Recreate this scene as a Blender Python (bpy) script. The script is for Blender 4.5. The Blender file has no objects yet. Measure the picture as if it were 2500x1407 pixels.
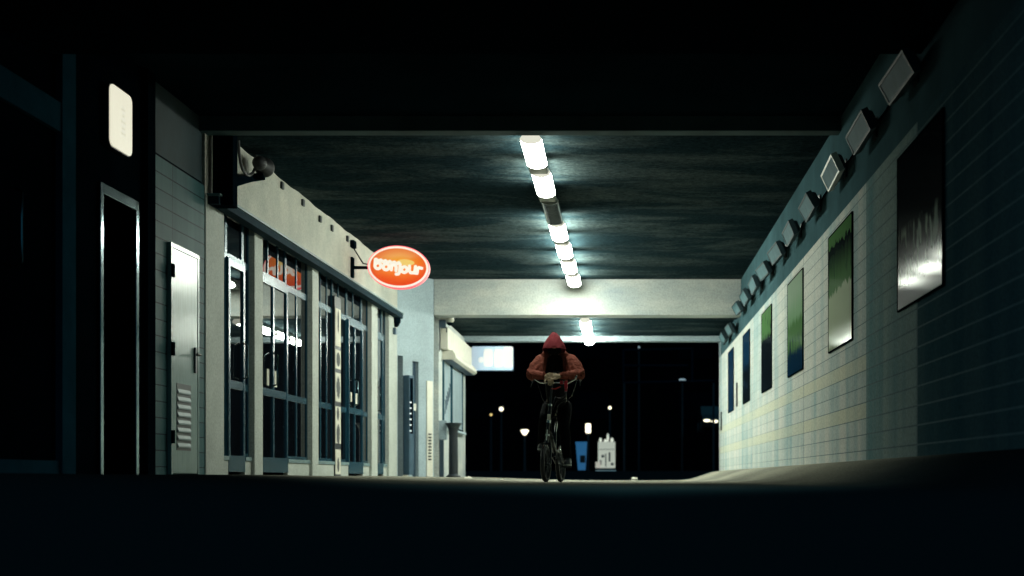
import bpy, math, random
from mathutils import Vector, Matrix
random.seed(7)
R = math.radians
scene = bpy.context.scene
COL = scene.collection

# ------------------------------------------------------------------ camera, world, exposure
F = 3472.0            # pixels of the 2500 px wide photograph
VPX, HY, HC = 1510.0, 1168.0, 0.05
cam_d = bpy.data.cameras.new("camera")
cam = bpy.data.objects.new("camera", cam_d); COL.objects.link(cam)
cam.location = (0, 0, HC); cam.rotation_euler = (R(90), 0, 0)
cam_d.lens = 50; cam_d.sensor_width = 36
cam_d.shift_x = -(VPX-1250)/2500.0
cam_d.shift_y = (HY-703.5)/2500.0
cam_d.clip_start = 0.05; cam_d.clip_end = 600
cam_d.dof.use_dof = True; cam_d.dof.focus_distance = 17.0; cam_d.dof.aperture_fstop = 1.4
scene.camera = cam
scene.view_settings.view_transform = 'Standard'
scene.view_settings.look = 'None'
scene.view_settings.exposure = 0.0
scene.view_settings.gamma = 1.0
scene.cycles.use_denoising = True
scene.cycles.max_bounces = 8
scene.cycles.diffuse_bounces = 4
scene.cycles.glossy_bounces = 4
scene.cycles.sample_clamp_indirect = 6.0

world = bpy.data.worlds.new("World"); scene.world = world
world.use_nodes = True
bg = world.node_tree.nodes["Background"]
bg.inputs[0].default_value = (0.10, 0.45, 0.66, 1)
bg.inputs[1].default_value = 0.24

LAMP_COL = (0.92, 1.0, 0.86)
LAMP_W = 130.0

# ------------------------------------------------------------------ materials
def lin(c):
    return tuple((v/255/12.92 if v/255 <= 0.04045 else ((v/255+0.055)/1.055)**2.4) for v in c)

def _nt(name):
    m = bpy.data.materials.new(name); m.use_nodes = True
    nt = m.node_tree; b = nt.nodes["Principled BSDF"]
    return m, nt, b

def speckle(nt, tc, col, amt):
    """fine grit of cast and rendered surfaces"""
    N, L = nt.nodes, nt.links
    n = N.new("ShaderNodeTexNoise"); n.inputs["Scale"].default_value = 38; n.inputs["Detail"].default_value = 3; n.inputs["Roughness"].default_value = 0.8
    L.new(tc.outputs["Object"], n.inputs["Vector"])
    r = N.new("ShaderNodeValToRGB"); e = r.color_ramp.elements
    e[0].position = 0.36; e[0].color = (*[1-amt]*3, 1); e[1].position = 0.60; e[1].color = (*[1+amt*.5]*3, 1)
    L.new(n.outputs["Fac"], r.inputs[0])
    x = N.new("ShaderNodeMix"); x.data_type = 'RGBA'; x.blend_type = 'MULTIPLY'; x.inputs["Factor"].default_value = 1; x.clamp_result = False
    L.new(col, x.inputs["A"]); L.new(r.outputs[0], x.inputs["B"])
    return x.outputs["Result"]

def mat(name, col, rough=0.6, metal=0.0, var=0.15, scale=3.0, stretch=(1, 1, 1), bump=0.0, bscale=60.0,
        spec=0.5, coat=0.0, coat_r=0.1, ior=1.5, rvar=0.0, col2=None, speck=0.0):
    m, nt, b = _nt(name)
    N, L = nt.nodes, nt.links
    tc = N.new("ShaderNodeTexCoord"); mp = N.new("ShaderNodeMapping")
    mp.inputs["Scale"].default_value = stretch
    L.new(tc.outputs["Object"], mp.inputs["Vector"])
    nz = N.new("ShaderNodeTexNoise"); nz.inputs["Scale"].default_value = scale
    nz.inputs["Detail"].default_value = 6; nz.inputs["Roughness"].default_value = 0.6
    L.new(mp.outputs[0], nz.inputs["Vector"])
    cr = N.new("ShaderNodeValToRGB")
    cr.color_ramp.elements[0].position = 0.3; cr.color_ramp.elements[1].position = 0.7
    a = tuple(max(0, c*(1-var)) for c in col); d = tuple(c*(1+var) for c in (col2 or col))
    cr.color_ramp.elements[0].color = (*a, 1); cr.color_ramp.elements[1].color = (*d, 1)
    L.new(nz.outputs["Fac"], cr.inputs[0]); L.new(speckle(nt, tc, cr.outputs[0], speck) if speck else cr.outputs[0], b.inputs["Base Color"])
    b.inputs["Roughness"].default_value = rough
    if rvar:
        mr = N.new("ShaderNodeMapRange"); mr.inputs["To Min"].default_value = max(0.02, rough-rvar)
        mr.inputs["To Max"].default_value = rough+rvar
        L.new(nz.outputs["Fac"], mr.inputs["Value"]); L.new(mr.outputs[0], b.inputs["Roughness"])
    b.inputs["Metallic"].default_value = metal
    b.inputs["IOR"].default_value = ior
    b.inputs["Specular IOR Level"].default_value = spec
    b.inputs["Coat Weight"].default_value = coat
    b.inputs["Coat Roughness"].default_value = coat_r
    if bump:
        n2 = N.new("ShaderNodeTexNoise"); n2.inputs["Scale"].default_value = bscale; n2.inputs["Detail"].default_value = 4
        L.new(mp.outputs[0], n2.inputs["Vector"])
        bp = N.new("ShaderNodeBump"); bp.inputs["Strength"].default_value = bump; bp.inputs["Distance"].default_value = 0.01
        L.new(n2.outputs["Fac"], bp.inputs["Height"]); L.new(bp.outputs[0], b.inputs["Normal"])
    return m

def emit(name, col, s):
    m, nt, b = _nt(name)
    N, L = nt.nodes, nt.links
    tc = N.new("ShaderNodeTexCoord"); nz = N.new("ShaderNodeTexNoise"); nz.inputs["Scale"].default_value = 2.0
    L.new(tc.outputs["Object"], nz.inputs["Vector"])
    mx = N.new("ShaderNodeMix"); mx.data_type = 'RGBA'
    mx.inputs["A"].default_value = (*col, 1); mx.inputs["B"].default_value = (*[c*0.9 for c in col], 1)
    L.new(nz.outputs["Fac"], mx.inputs["Factor"])
    L.new(mx.outputs["Result"], b.inputs["Emission Color"])
    b.inputs["Base Color"].default_value = (0.3, 0.3, 0.3, 1)
    b.inputs["Emission Strength"].default_value = s
    return m

M = {}
M['plaster'] = mat('plaster', (0.42, 0.44, 0.39), 0.75, var=0.14, scale=1.1, bump=0.25, bscale=90, col2=(0.50, 0.49, 0.42), speck=.22)
M['pilaster'] = mat('pilaster', (0.41, 0.44, 0.40), 0.7, var=0.10, scale=2, bump=0.2, bscale=80, speck=.22)
M['beam_paint'] = mat('beam_paint', (0.35, 0.41, 0.43), 0.7, var=0.16, scale=0.9, stretch=(1, 1, 2.5), bump=0.15, bscale=60, col2=(.45, .46, .42), speck=.22)
M['cool_plaster'] = mat('cool_plaster', (0.30, 0.38, 0.42), 0.75, var=0.15, scale=1.0, bump=0.2, bscale=70, speck=.22)
M['black_paint'] = mat('black_paint', (0.0015, 0.005, 0.008), 0.9, var=0.3, scale=2, spec=0.0)
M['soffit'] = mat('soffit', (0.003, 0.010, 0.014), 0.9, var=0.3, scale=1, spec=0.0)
M['edge_beam'] = mat('edge_beam', (0.04, 0.09, 0.10), 0.8, var=0.3, scale=2)
M['alu'] = mat('alu', (0.015, 0.075, 0.115), 0.25, metal=0.3, var=0.1, scale=2)
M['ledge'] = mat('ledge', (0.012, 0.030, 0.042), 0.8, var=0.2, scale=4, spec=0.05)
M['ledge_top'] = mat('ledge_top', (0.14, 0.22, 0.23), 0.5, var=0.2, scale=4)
M['glass'] = mat('glass', (0.004, 0.006, 0.009), 0.012, var=0.3, scale=1.5, ior=1.9, spec=0.5)
M['steel'] = mat('steel', (0.12, 0.18, 0.20), 0.13, metal=1.0, var=0.05, scale=8, rvar=0.04)
M['chrome'] = mat('chrome', (0.7, 0.7, 0.66), 0.14, metal=1.0, var=0.05, scale=8)
M['door_paint'] = mat('door_paint', (0.20, 0.29, 0.28), 0.22, var=0.12, scale=5, stretch=(6, 6, 0.6), bump=0.12, bscale=14, rvar=0.06)
M['white_paint'] = mat('white_paint', (0.62, 0.60, 0.52), 0.5, var=0.08, scale=5)
M['paper'] = mat('paper', (0.62, 0.60, 0.50), 0.8, var=0.05, scale=5)
M['rubber'] = mat('rubber', (0.008, 0.010, 0.012), 0.6, var=0.3, scale=12)
M['bike_paint'] = mat('bike_paint', (0.006, 0.008, 0.010), 0.25, var=0.2, scale=9)
M['red_anod'] = mat('red_anod', (0.45, 0.012, 0.015), 0.35, var=0.15, scale=10)
M['dark_metal'] = mat('dark_metal', (0.02, 0.03, 0.035), 0.45, metal=0.3, var=0.2, scale=9)
M['flood_face'] = mat('flood_face', (0.085, 0.165, 0.19), 0.7, spec=0.1, var=0.12, scale=6)
M['flood_rim'] = mat('flood_rim', (0.03, 0.055, 0.065), 0.6, var=0.1, scale=6, spec=0.2)
M['bright_rim'] = mat('bright_rim', (0.62, 0.62, 0.54), 0.4, var=0.1, scale=6)  # pale copy of the rim, caught lamplight put into its colour
M['trunk'] = mat('trunk', (0.38, 0.40, 0.36), 0.3, var=0.12, scale=6, stretch=(3, 1, 3))
M['broken_cover'] = mat('broken_cover', (0.10, 0.13, 0.14), 0.15, var=0.5, scale=5, spec=0.7)
M['blue_door'] = mat('blue_door', (0.03, 0.06, 0.09), 0.5, var=0.15, scale=3)
M['machine'] = mat('machine', (0.04, 0.085, 0.13), 0.4, var=0.2, scale=6)
M['bin_black'] = mat('bin_black', (0.010, 0.016, 0.022), 0.45, var=0.2, scale=6)
M['skin'] = mat('skin', (0.66, 0.50, 0.33), 0.5, var=0.08, scale=30, bump=0.15, bscale=200)
M['face_skin'] = M['skin']
M['jacket'] = mat('jacket', (0.205, 0.056, 0.037), 0.85, var=0.30, scale=16, bump=0.9, bscale=38, spec=0.15)
M['hood'] = mat('hood', (0.26, 0.042, 0.052), 0.9, var=0.18, scale=18, bump=0.5, bscale=60, spec=0.1)
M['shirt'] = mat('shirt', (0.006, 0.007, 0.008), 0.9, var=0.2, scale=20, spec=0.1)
M['print'] = mat('print', (0.30, 0.36, 0.36), 0.8, var=0.2, scale=40)
M['trousers'] = mat('trousers', (0.003, 0.0045, 0.006), 0.9, var=0.3, scale=20, bump=0.4, bscale=40, spec=0.05)
M['hair'] = mat('hair', (0.006, 0.005, 0.005), 0.8, var=0.3, scale=40, spec=0.1)
M['shoe'] = mat('shoe', (0.02, 0.03, 0.035), 0.5, var=0.3, scale=30)
M['shoe_sole'] = mat('shoe_sole', (0.22, 0.25, 0.22), 0.5, var=0.2, scale=30)
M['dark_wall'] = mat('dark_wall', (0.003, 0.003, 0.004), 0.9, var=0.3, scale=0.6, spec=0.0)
M['dark_glass'] = mat('dark_glass', (0.001, 0.004, 0.007), 0.8, var=0.3, scale=1, spec=0.0)
M['blue_glow'] = emit('blue_glow', (0.012, 0.085, 0.21), 0.9)
M['cap'] = emit('cap', (0.80, 0.80, 0.66), 1.0)
M['lens'] = emit('lens', LAMP_COL, LAMP_W)
M['panel_light'] = emit('panel_light', (0.80, 0.77, 0.60), 1.0)
M['sign_white'] = emit('sign_white', (0.86, 0.80, 0.66), 1.05)
M['sign_red'] = emit('sign_red', (0.60, 0.02, 0.045), 2.2)
M['sign_yellow'] = emit('sign_yellow', (0.80, 0.50, 0.05), 1.0)
M['blue_glyph'] = emit('blue_glyph', (0.86, 0.88, 0.74), 1.0)
M['far_lamp'] = emit('far_lamp', (1.0, 0.93, 0.66), 2.5)
M['far_lamp_warm'] = emit('far_lamp_warm', (1.0, 0.72, 0.25), 1.1)
M['far_lamp_dim'] = emit('far_lamp_dim', (0.5, 0.7, 0.8), 0.5)
M['led'] = emit('led', (0.7, 0.8, 0.8), 0.9)

def asphalt():
    m, nt, b = _nt('asphalt'); N, L = nt.nodes, nt.links
    tc = N.new("ShaderNodeTexCoord")
    n1 = N.new("ShaderNodeTexNoise"); n1.inputs["Scale"].default_value = 0.5; n1.inputs["Detail"].default_value = 8
    mp = N.new("ShaderNodeMapping"); mp.inputs["Scale"].default_value = (1, 0.35, 1)
    L.new(tc.outputs["Object"], mp.inputs[0]); L.new(mp.outputs[0], n1.inputs["Vector"])
    n2 = N.new("ShaderNodeTexNoise"); n2.inputs["Scale"].default_value = 45; n2.inputs["Detail"].default_value = 5
    L.new(tc.outputs["Object"], n2.inputs["Vector"])
    cr = N.new("ShaderNodeValToRGB"); e = cr.color_ramp.elements
    e[0].position = 0.35; e[0].color = (0.20, 0.20, 0.17, 1); e[1].position = 0.62; e[1].color = (0.42, 0.41, 0.33, 1)
    L.new(n1.outputs["Fac"], cr.inputs[0])
    c2 = N.new("ShaderNodeValToRGB"); e = c2.color_ramp.elements
    e[0].position = 0.3; e[0].color = (0.5, 0.5, 0.5, 1); e[1].position = 0.7; e[1].color = (1, 1, 1, 1)
    L.new(n2.outputs["Fac"], c2.inputs[0])
    mx = N.new("ShaderNodeMix"); mx.data_type = 'RGBA'; mx.blend_type = 'MULTIPLY'; mx.inputs["Factor"].default_value = 1
    L.new(cr.outputs[0], mx.inputs["A"]); L.new(c2.outputs[0], mx.inputs["B"])
    sp = N.new("ShaderNodeSeparateXYZ"); L.new(tc.outputs["Object"], sp.inputs[0])
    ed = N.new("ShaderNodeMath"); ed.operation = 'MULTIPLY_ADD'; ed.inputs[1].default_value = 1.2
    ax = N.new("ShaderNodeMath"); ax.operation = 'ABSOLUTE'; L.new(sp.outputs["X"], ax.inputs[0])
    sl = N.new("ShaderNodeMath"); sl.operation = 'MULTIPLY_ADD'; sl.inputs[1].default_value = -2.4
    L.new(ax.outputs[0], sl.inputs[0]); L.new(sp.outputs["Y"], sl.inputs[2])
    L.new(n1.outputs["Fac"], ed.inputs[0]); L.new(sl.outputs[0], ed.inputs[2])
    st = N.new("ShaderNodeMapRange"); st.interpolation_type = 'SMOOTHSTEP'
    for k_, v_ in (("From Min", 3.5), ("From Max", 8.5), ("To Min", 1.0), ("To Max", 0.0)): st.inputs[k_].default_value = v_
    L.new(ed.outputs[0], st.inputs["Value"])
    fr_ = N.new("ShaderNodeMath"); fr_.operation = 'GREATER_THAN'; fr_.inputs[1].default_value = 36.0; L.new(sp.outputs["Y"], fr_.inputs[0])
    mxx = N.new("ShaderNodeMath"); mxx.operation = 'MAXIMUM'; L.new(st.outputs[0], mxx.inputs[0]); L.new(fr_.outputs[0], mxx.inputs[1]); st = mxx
    m2 = N.new("ShaderNodeMix"); m2.data_type = 'RGBA'; m2.inputs["B"].default_value = (0.012, 0.016, 0.018, 1)   # dark tone near and far: lamp falloff painted into the ground
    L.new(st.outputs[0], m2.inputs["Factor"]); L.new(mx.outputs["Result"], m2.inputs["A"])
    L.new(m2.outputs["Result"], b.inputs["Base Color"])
    b.inputs["Roughness"].default_value = 1.0; b.inputs["Specular IOR Level"].default_value = 0.0
    bp = N.new("ShaderNodeBump"); bp.inputs["Strength"].default_value = 0.5; bp.inputs["Distance"].default_value = 0.006
    L.new(n2.outputs["Fac"], bp.inputs["Height"]); L.new(bp.outputs[0], b.inputs["Normal"])
    return m
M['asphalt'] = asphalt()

def ceiling_mat():
    """rough concrete with dark and pale noise bands running across the passage"""
    m, nt, b = _nt('ceiling_concrete'); N, L = nt.nodes, nt.links
    tc = N.new("ShaderNodeTexCoord")
    mp = N.new("ShaderNodeMapping"); mp.inputs["Scale"].default_value = (0.40, 1.0, 1)
    L.new(tc.outputs["Object"], mp.inputs[0])
    n1 = N.new("ShaderNodeTexNoise"); n1.inputs["Scale"].default_value = 1.0; n1.inputs["Detail"].default_value = 6
    n1.inputs["Distortion"].default_value = 0.5; n1.inputs["Roughness"].default_value = 0.72
    L.new(mp.outputs[0], n1.inputs["Vector"])
    cr = N.new("ShaderNodeValToRGB"); e = cr.color_ramp.elements
    e[0].position = 0.46; e[0].color = (0.018, 0.034, 0.041, 1); e[1].position = 0.64; e[1].color = (0.062, 0.085, 0.088, 1)
    L.new(n1.outputs["Fac"], cr.inputs[0])
    n2 = N.new("ShaderNodeTexNoise"); n2.inputs["Scale"].default_value = 14; n2.inputs["Detail"].default_value = 8
    L.new(tc.outputs["Object"], n2.inputs["Vector"])
    c2 = N.new("ShaderNodeValToRGB"); e = c2.color_ramp.elements
    e[0].position = 0.3; e[0].color = (0.55, 0.55, 0.55, 1); e[1].position = 0.65; e[1].color = (1, 1, 1, 1)
    L.new(n2.outputs["Fac"], c2.inputs[0])
    mx = N.new("ShaderNodeMix"); mx.data_type = 'RGBA'; mx.blend_type = 'MULTIPLY'; mx.inputs["Factor"].default_value = 1
    L.new(cr.outputs[0], mx.inputs["A"]); L.new(c2.outputs[0], mx.inputs["B"])
    L.new(speckle(nt, tc, mx.outputs["Result"], .3), b.inputs["Base Color"])
    b.inputs["Roughness"].default_value = 1.0; b.inputs["Specular IOR Level"].default_value = 0.0
    bp = N.new("ShaderNodeBump"); bp.inputs["Strength"].default_value = 0.6; bp.inputs["Distance"].default_value = 0.01
    L.new(n2.outputs["Fac"], bp.inputs["Height"]); L.new(bp.outputs[0], b.inputs["Normal"])
    return m
M['ceiling'] = ceiling_mat()

def panel_wall(name, c1, c2, cm, wid, row, offs, swap_axis, rough=0.42, stripes=True, coat=0.0, bumpd=0.012):
    """horizontal courses with thin joints; object coordinates, (along wall, height)"""
    m, nt, b = _nt(name); N, L = nt.nodes, nt.links
    tc = N.new("ShaderNodeTexCoord"); sp = N.new("ShaderNodeSeparateXYZ"); cb = N.new("ShaderNodeCombineXYZ")
    L.new(tc.outputs["Object"], sp.inputs[0])
    ad = N.new("ShaderNodeMath"); ad.operation = 'ADD'; ad.inputs[1].default_value = offs
    L.new(sp.outputs["Y" if swap_axis else "X"], ad.inputs[0])
    L.new(ad.outputs[0], cb.inputs["X"]); L.new(sp.outputs["Z"], cb.inputs["Y"])
    br = N.new("ShaderNodeTexBrick")
    br.inputs["Color1"].default_value = (*c1, 1); br.inputs["Color2"].default_value = (*c2, 1)
    br.inputs["Mortar"].default_value = (*cm, 1); br.inputs["Scale"].default_value = 1.0
    br.inputs["Mortar Size"].default_value = 0.007; br.inputs["Mortar Smooth"].default_value = 0.2
    br.inputs["Bias"].default_value = -0.1
    br.inputs["Brick Width"].default_value = wid; br.inputs["Row Height"].default_value = row
    br.offset = 0.0
    L.new(cb.outputs[0], br.inputs["Vector"])
    mp = N.new("ShaderNodeMapping"); mp.inputs["Scale"].default_value = (1, 2.2, 0.22)
    L.new(tc.outputs["Object"], mp.inputs[0])
    nz = N.new("ShaderNodeTexNoise"); nz.inputs["Scale"].default_value = 1.6; nz.inputs["Detail"].default_value = 7
    L.new(mp.outputs[0], nz.inputs["Vector"])
    cr = N.new("ShaderNodeValToRGB"); e = cr.color_ramp.elements
    e[0].position = 0.32; e[0].color = (0.62, 0.70, 0.72, 1); e[1].position = 0.62; e[1].color = (1, 1, 1, 1)
    L.new(nz.outputs["Fac"], cr.inputs[0])
    mx = N.new("ShaderNodeMix"); mx.data_type = 'RGBA'; mx.blend_type = 'MULTIPLY'; mx.inputs["Factor"].default_value = 1
    L.new(br.outputs["Color"], mx.inputs["A"]); L.new(cr.outputs[0], mx.inputs["B"])
    last = mx.outputs["Result"]
    if stripes:
        for z0, z1 in ((0.60, 0.72), (1.17, 1.30)):
            a = N.new("ShaderNodeMath"); a.operation = 'GREATER_THAN'; a.inputs[1].default_value = z0
            c = N.new("ShaderNodeMath"); c.operation = 'LESS_THAN'; c.inputs[1].default_value = z1
            d = N.new("ShaderNodeMath"); d.operation = 'MULTIPLY'
            y = N.new("ShaderNodeMath"); y.operation = 'GREATER_THAN'; y.inputs[1].default_value = 14.3
            f = N.new("ShaderNodeMath"); f.operation = 'MULTIPLY'
            g = N.new("ShaderNodeMath"); g.operation = 'MULTIPLY'; g.inputs[1].default_value = 0.75
            L.new(sp.outputs["Z"], a.inputs[0]); L.new(sp.outputs["Z"], c.inputs[0]); L.new(sp.outputs["Y"], y.inputs[0])
            L.new(a.outputs[0], d.inputs[0]); L.new(c.outputs[0], d.inputs[1])
            L.new(d.outputs[0], f.inputs[0]); L.new(y.outputs[0], f.inputs[1]); L.new(f.outputs[0], g.inputs[0])
            m2 = N.new("ShaderNodeMix"); m2.data_type = 'RGBA'; m2.inputs["B"].default_value = (0.52, 0.52, 0.27, 1)
            L.new(g.outputs[0], m2.inputs["Factor"]); L.new(last, m2.inputs["A"]); last = m2.outputs["Result"]
    L.new(last, b.inputs["Base Color"])
    b.inputs["Roughness"].default_value = rough; b.inputs["Specular IOR Level"].default_value = 0.05
    b.inputs["Coat Weight"].default_value = coat; b.inputs["Coat Roughness"].default_value = 0.25
    n3 = N.new("ShaderNodeTexNoise"); n3.inputs["Scale"].default_value = 60; L.new(tc.outputs["Object"], n3.inputs["Vector"])
    sb = N.new("ShaderNodeMath"); sb.operation = 'MULTIPLY'; sb.inputs[1].default_value = -1.0
    L.new(br.outputs["Fac"], sb.inputs[0])
    sc = N.new("ShaderNodeMath"); sc.operation = 'MULTIPLY_ADD'; sc.inputs[1].default_value = 0.12
    L.new(n3.outputs["Fac"], sc.inputs[0]); L.new(sb.outputs[0], sc.inputs[2])
    bp = N.new("ShaderNodeBump"); bp.inputs["Strength"].default_value = 0.7; bp.inputs["Distance"].default_value = bumpd
    L.new(sc.outputs[0], bp.inputs["Height"]); L.new(bp.outputs[0], b.inputs["Normal"])
    return m
def course_wall(name, base, joint, row, seam0, seam):
    """smooth horizontal courses, seams every few metres, faint tint per course, two pale yellow bands"""
    m, nt, b = _nt(name); N, L = nt.nodes, nt.links
    def mth(op, a, b_=None, c=None):
        n = N.new("ShaderNodeMath"); n.operation = op
        for i, v in enumerate((a, b_, c)):
            if v is None: continue
            if isinstance(v, (int, float)): n.inputs[i].default_value = v
            else: L.new(v, n.inputs[i])
        return n.outputs[0]
    tc = N.new("ShaderNodeTexCoord"); sp = N.new("ShaderNodeSeparateXYZ"); L.new(tc.outputs["Object"], sp.inputs[0])
    Yc, Zc = sp.outputs["Y"], sp.outputs["Z"]
    zr = mth('DIVIDE', Zc, row); fz = mth('FRACT', zr)
    j1 = mth('LESS_THAN', fz, mth('MULTIPLY_ADD', mth('LESS_THAN', Yc, 14.3), 0.02, 0.06))
    fade = mth('MULTIPLY', j1, mth('MAXIMUM', mth('SUBTRACT', 1.0, mth('MULTIPLY', mth('MAXIMUM', mth('SUBTRACT', Yc, 15.0), 0.0), 0.055)), 0.35))
    fy = mth('FRACT', mth('DIVIDE', mth('SUBTRACT', Yc, seam0), seam)); j2 = mth('LESS_THAN', fy, 0.006)
    jt = mth('MAXIMUM', fade, mth('MULTIPLY', j2, 0.8))
    wn = N.new("ShaderNodeTexWhiteNoise"); wn.noise_dimensions = '1D'
    L.new(mth('ADD', mth('FLOOR', zr), mth('MULTIPLY', mth('FLOOR', mth('DIVIDE', mth('SUBTRACT', Yc, seam0), seam)), 37.0)), wn.inputs["W"])
    mp = N.new("ShaderNodeMapping"); mp.inputs["Scale"].default_value = (1, 1.6, 0.10)
    L.new(tc.outputs["Object"], mp.inputs[0])
    nz = N.new("ShaderNodeTexNoise"); nz.inputs["Scale"].default_value = 1.3; nz.inputs["Detail"].default_value = 7
    L.new(mp.outputs[0], nz.inputs["Vector"])
    n4 = N.new("ShaderNodeTexNoise"); n4.inputs["Scale"].default_value = 0.45; n4.inputs["Detail"].default_value = 4
    L.new(tc.outputs["Object"], n4.inputs["Vector"])
    cr = N.new("ShaderNodeValToRGB"); e = cr.color_ramp.elements
    e[0].position = 0.36; e[0].color = (*[c*k for c, k in zip(base, (.60, .77, .84))], 1); e[1].position = 0.60; e[1].color = (*base, 1)
    L.new(mth('MULTIPLY_ADD', mth('SUBTRACT', n4.outputs["Fac"], 0.5), 0.7, nz.outputs["Fac"]), cr.inputs[0])
    tint = N.new("ShaderNodeMix"); tint.data_type = 'RGBA'; tint.blend_type = 'MULTIPLY'; tint.inputs["B"].default_value = (0.86, 0.92, 0.94, 1)
    L.new(wn.outputs["Value"], tint.inputs["Factor"]); L.new(cr.outputs[0], tint.inputs["A"])
    last = tint.outputs["Result"]
    for r0 in (4, 7):
        inb = mth('MULTIPLY', mth('GREATER_THAN', zr, float(r0)), mth('LESS_THAN', zr, r0+1.0))
        inb = mth('MULTIPLY', mth('MULTIPLY', inb, mth('GREATER_THAN', Yc, 14.3)), mth('MULTIPLY_ADD', n4.outputs["Fac"], 0.9, 0.1))
        m2 = N.new("ShaderNodeMix"); m2.data_type = 'RGBA'; m2.inputs["B"].default_value = (0.57, 0.57, 0.42, 1)
        L.new(inb, m2.inputs["Factor"]); L.new(last, m2.inputs["A"]); last = m2.outputs["Result"]
    for yb, cc in ((14.3, (0.50, 0.63, 0.65, 1)), (11.84, (0.24, 0.34, 0.39, 1))):      # nearer panels darkened in steps at seams, lamp falloff put into the colour
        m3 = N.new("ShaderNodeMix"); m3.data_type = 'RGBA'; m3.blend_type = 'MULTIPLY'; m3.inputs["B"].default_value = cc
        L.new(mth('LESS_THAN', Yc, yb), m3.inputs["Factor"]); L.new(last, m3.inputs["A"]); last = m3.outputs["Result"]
    mj = N.new("ShaderNodeMix"); mj.data_type = 'RGBA'; mj.inputs["B"].default_value = (*joint, 1)
    L.new(jt, mj.inputs["Factor"]); L.new(last, mj.inputs["A"]); L.new(speckle(nt, tc, mj.outputs["Result"], .22), b.inputs["Base Color"])
    b.inputs["Roughness"].default_value = 0.8; b.inputs["Specular IOR Level"].default_value = 0.0
    n3 = N.new("ShaderNodeTexNoise"); n3.inputs["Scale"].default_value = 50; L.new(tc.outputs["Object"], n3.inputs["Vector"])
    bp = N.new("ShaderNodeBump"); bp.inputs["Strength"].default_value = 0.6; bp.inputs["Distance"].default_value = 0.008
    L.new(mth('SUBTRACT', mth('MULTIPLY', n3.outputs["Fac"], 0.15), jt), bp.inputs["Height"]); L.new(bp.outputs[0], b.inputs["Normal"])
    return m
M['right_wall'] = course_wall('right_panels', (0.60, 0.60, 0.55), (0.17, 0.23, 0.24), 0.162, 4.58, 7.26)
M['right_fascia'] = mat('right_fascia', (0.05, 0.10, 0.115), 0.9, spec=0.0, var=0.2, scale=1.2, bump=0.2)
M['left_tiles'] = panel_wall('left_tiles', (0.050, 0.125, 0.135), (0.065, 0.145, 0.15), (0.012, 0.03, 0.04), 1.3, 0.17, 0.2, True, rough=0.5, stripes=False)

def sign_face():
    m, nt, b = _nt('sign_face'); N, L = nt.nodes, nt.links
    tc = N.new("ShaderNodeTexCoord"); sp = N.new("ShaderNodeSeparateXYZ"); L.new(tc.outputs["Generated"], sp.inputs[0])
    nz = N.new("ShaderNodeTexNoise"); nz.inputs["Scale"].default_value = 3; L.new(tc.outputs["Generated"], nz.inputs["Vector"])
    ma = N.new("ShaderNodeMath"); ma.operation = 'MULTIPLY_ADD'; ma.inputs[1].default_value = 0.35
    L.new(nz.outputs["Fac"], ma.inputs[0]); L.new(sp.outputs["Z"], ma.inputs[2])
    cr = N.new("ShaderNodeValToRGB"); e = cr.color_ramp.elements
    e[0].position = 0.25; e[0].color = (*lin((230, 80, 18)), 1)
    e[1].position = 1.1; e[1].color = (*lin((226, 175, 95)), 1)
    x = e.new(0.55); x.color = (*lin((236, 128, 48)), 1)
    x = e.new(0.85); x.color = (*lin((228, 148, 40)), 1)
    L.new(ma.outputs[0], cr.inputs[0])
    mpg = N.new("ShaderNodeMapping"); mpg.inputs["Location"].default_value = (-1, 0, -1.1); mpg.inputs["Scale"].default_value = (2, 0, 2)
    L.new(tc.outputs["Generated"], mpg.inputs[0])
    vl = N.new("ShaderNodeVectorMath"); vl.operation = 'LENGTH'; L.new(mpg.outputs[0], vl.inputs[0])
    mr = N.new("ShaderNodeMapRange"); mr.inputs["From Min"].default_value = 0.35; mr.inputs["From Max"].default_value = 1.05; mr.inputs["To Max"].default_value = 0.85
    L.new(vl.outputs["Value"], mr.inputs["Value"])
    mxr = N.new("ShaderNodeMix"); mxr.data_type = 'RGBA'; mxr.inputs["B"].default_value = (*lin((214, 44, 12)), 1)
    L.new(mr.outputs[0], mxr.inputs["Factor"]); L.new(cr.outputs[0], mxr.inputs["A"])
    L.new(mxr.outputs["Result"], b.inputs["Emission Color"])
    b.inputs["Base Color"].default_value = (0.3, 0.08, 0.02, 1)
    b.inputs["Emission Strength"].default_value = 1.0; b.inputs["Roughness"].default_value = 0.3
    return m
M['sign_face'] = sign_face()

def blue_face():
    m, nt, b = _nt('blue_sign_face'); N, L = nt.nodes, nt.links
    tc = N.new("ShaderNodeTexCoord"); sp = N.new("ShaderNodeSeparateXYZ"); L.new(tc.outputs["Generated"], sp.inputs[0])
    cr = N.new("ShaderNodeValToRGB"); e = cr.color_ramp.elements
    e[0].position = 0.0; e[0].color = (*lin((10, 70, 115)), 1)
    e[1].position = 1.0; e[1].color = (*lin((40, 110, 160)), 1)
    x = e.new(0.3); x.color = (*lin((36, 112, 160)), 1)
    x = e.new(0.7); x.color = (*lin((60, 140, 178)), 1)
    L.new(sp.outputs["X"], cr.inputs[0]); L.new(cr.outputs[0], b.inputs["Emission Color"])
    b.inputs["Emission Strength"].default_value = 1.0
    return m
M['blue_face'] = blue_face()

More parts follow.
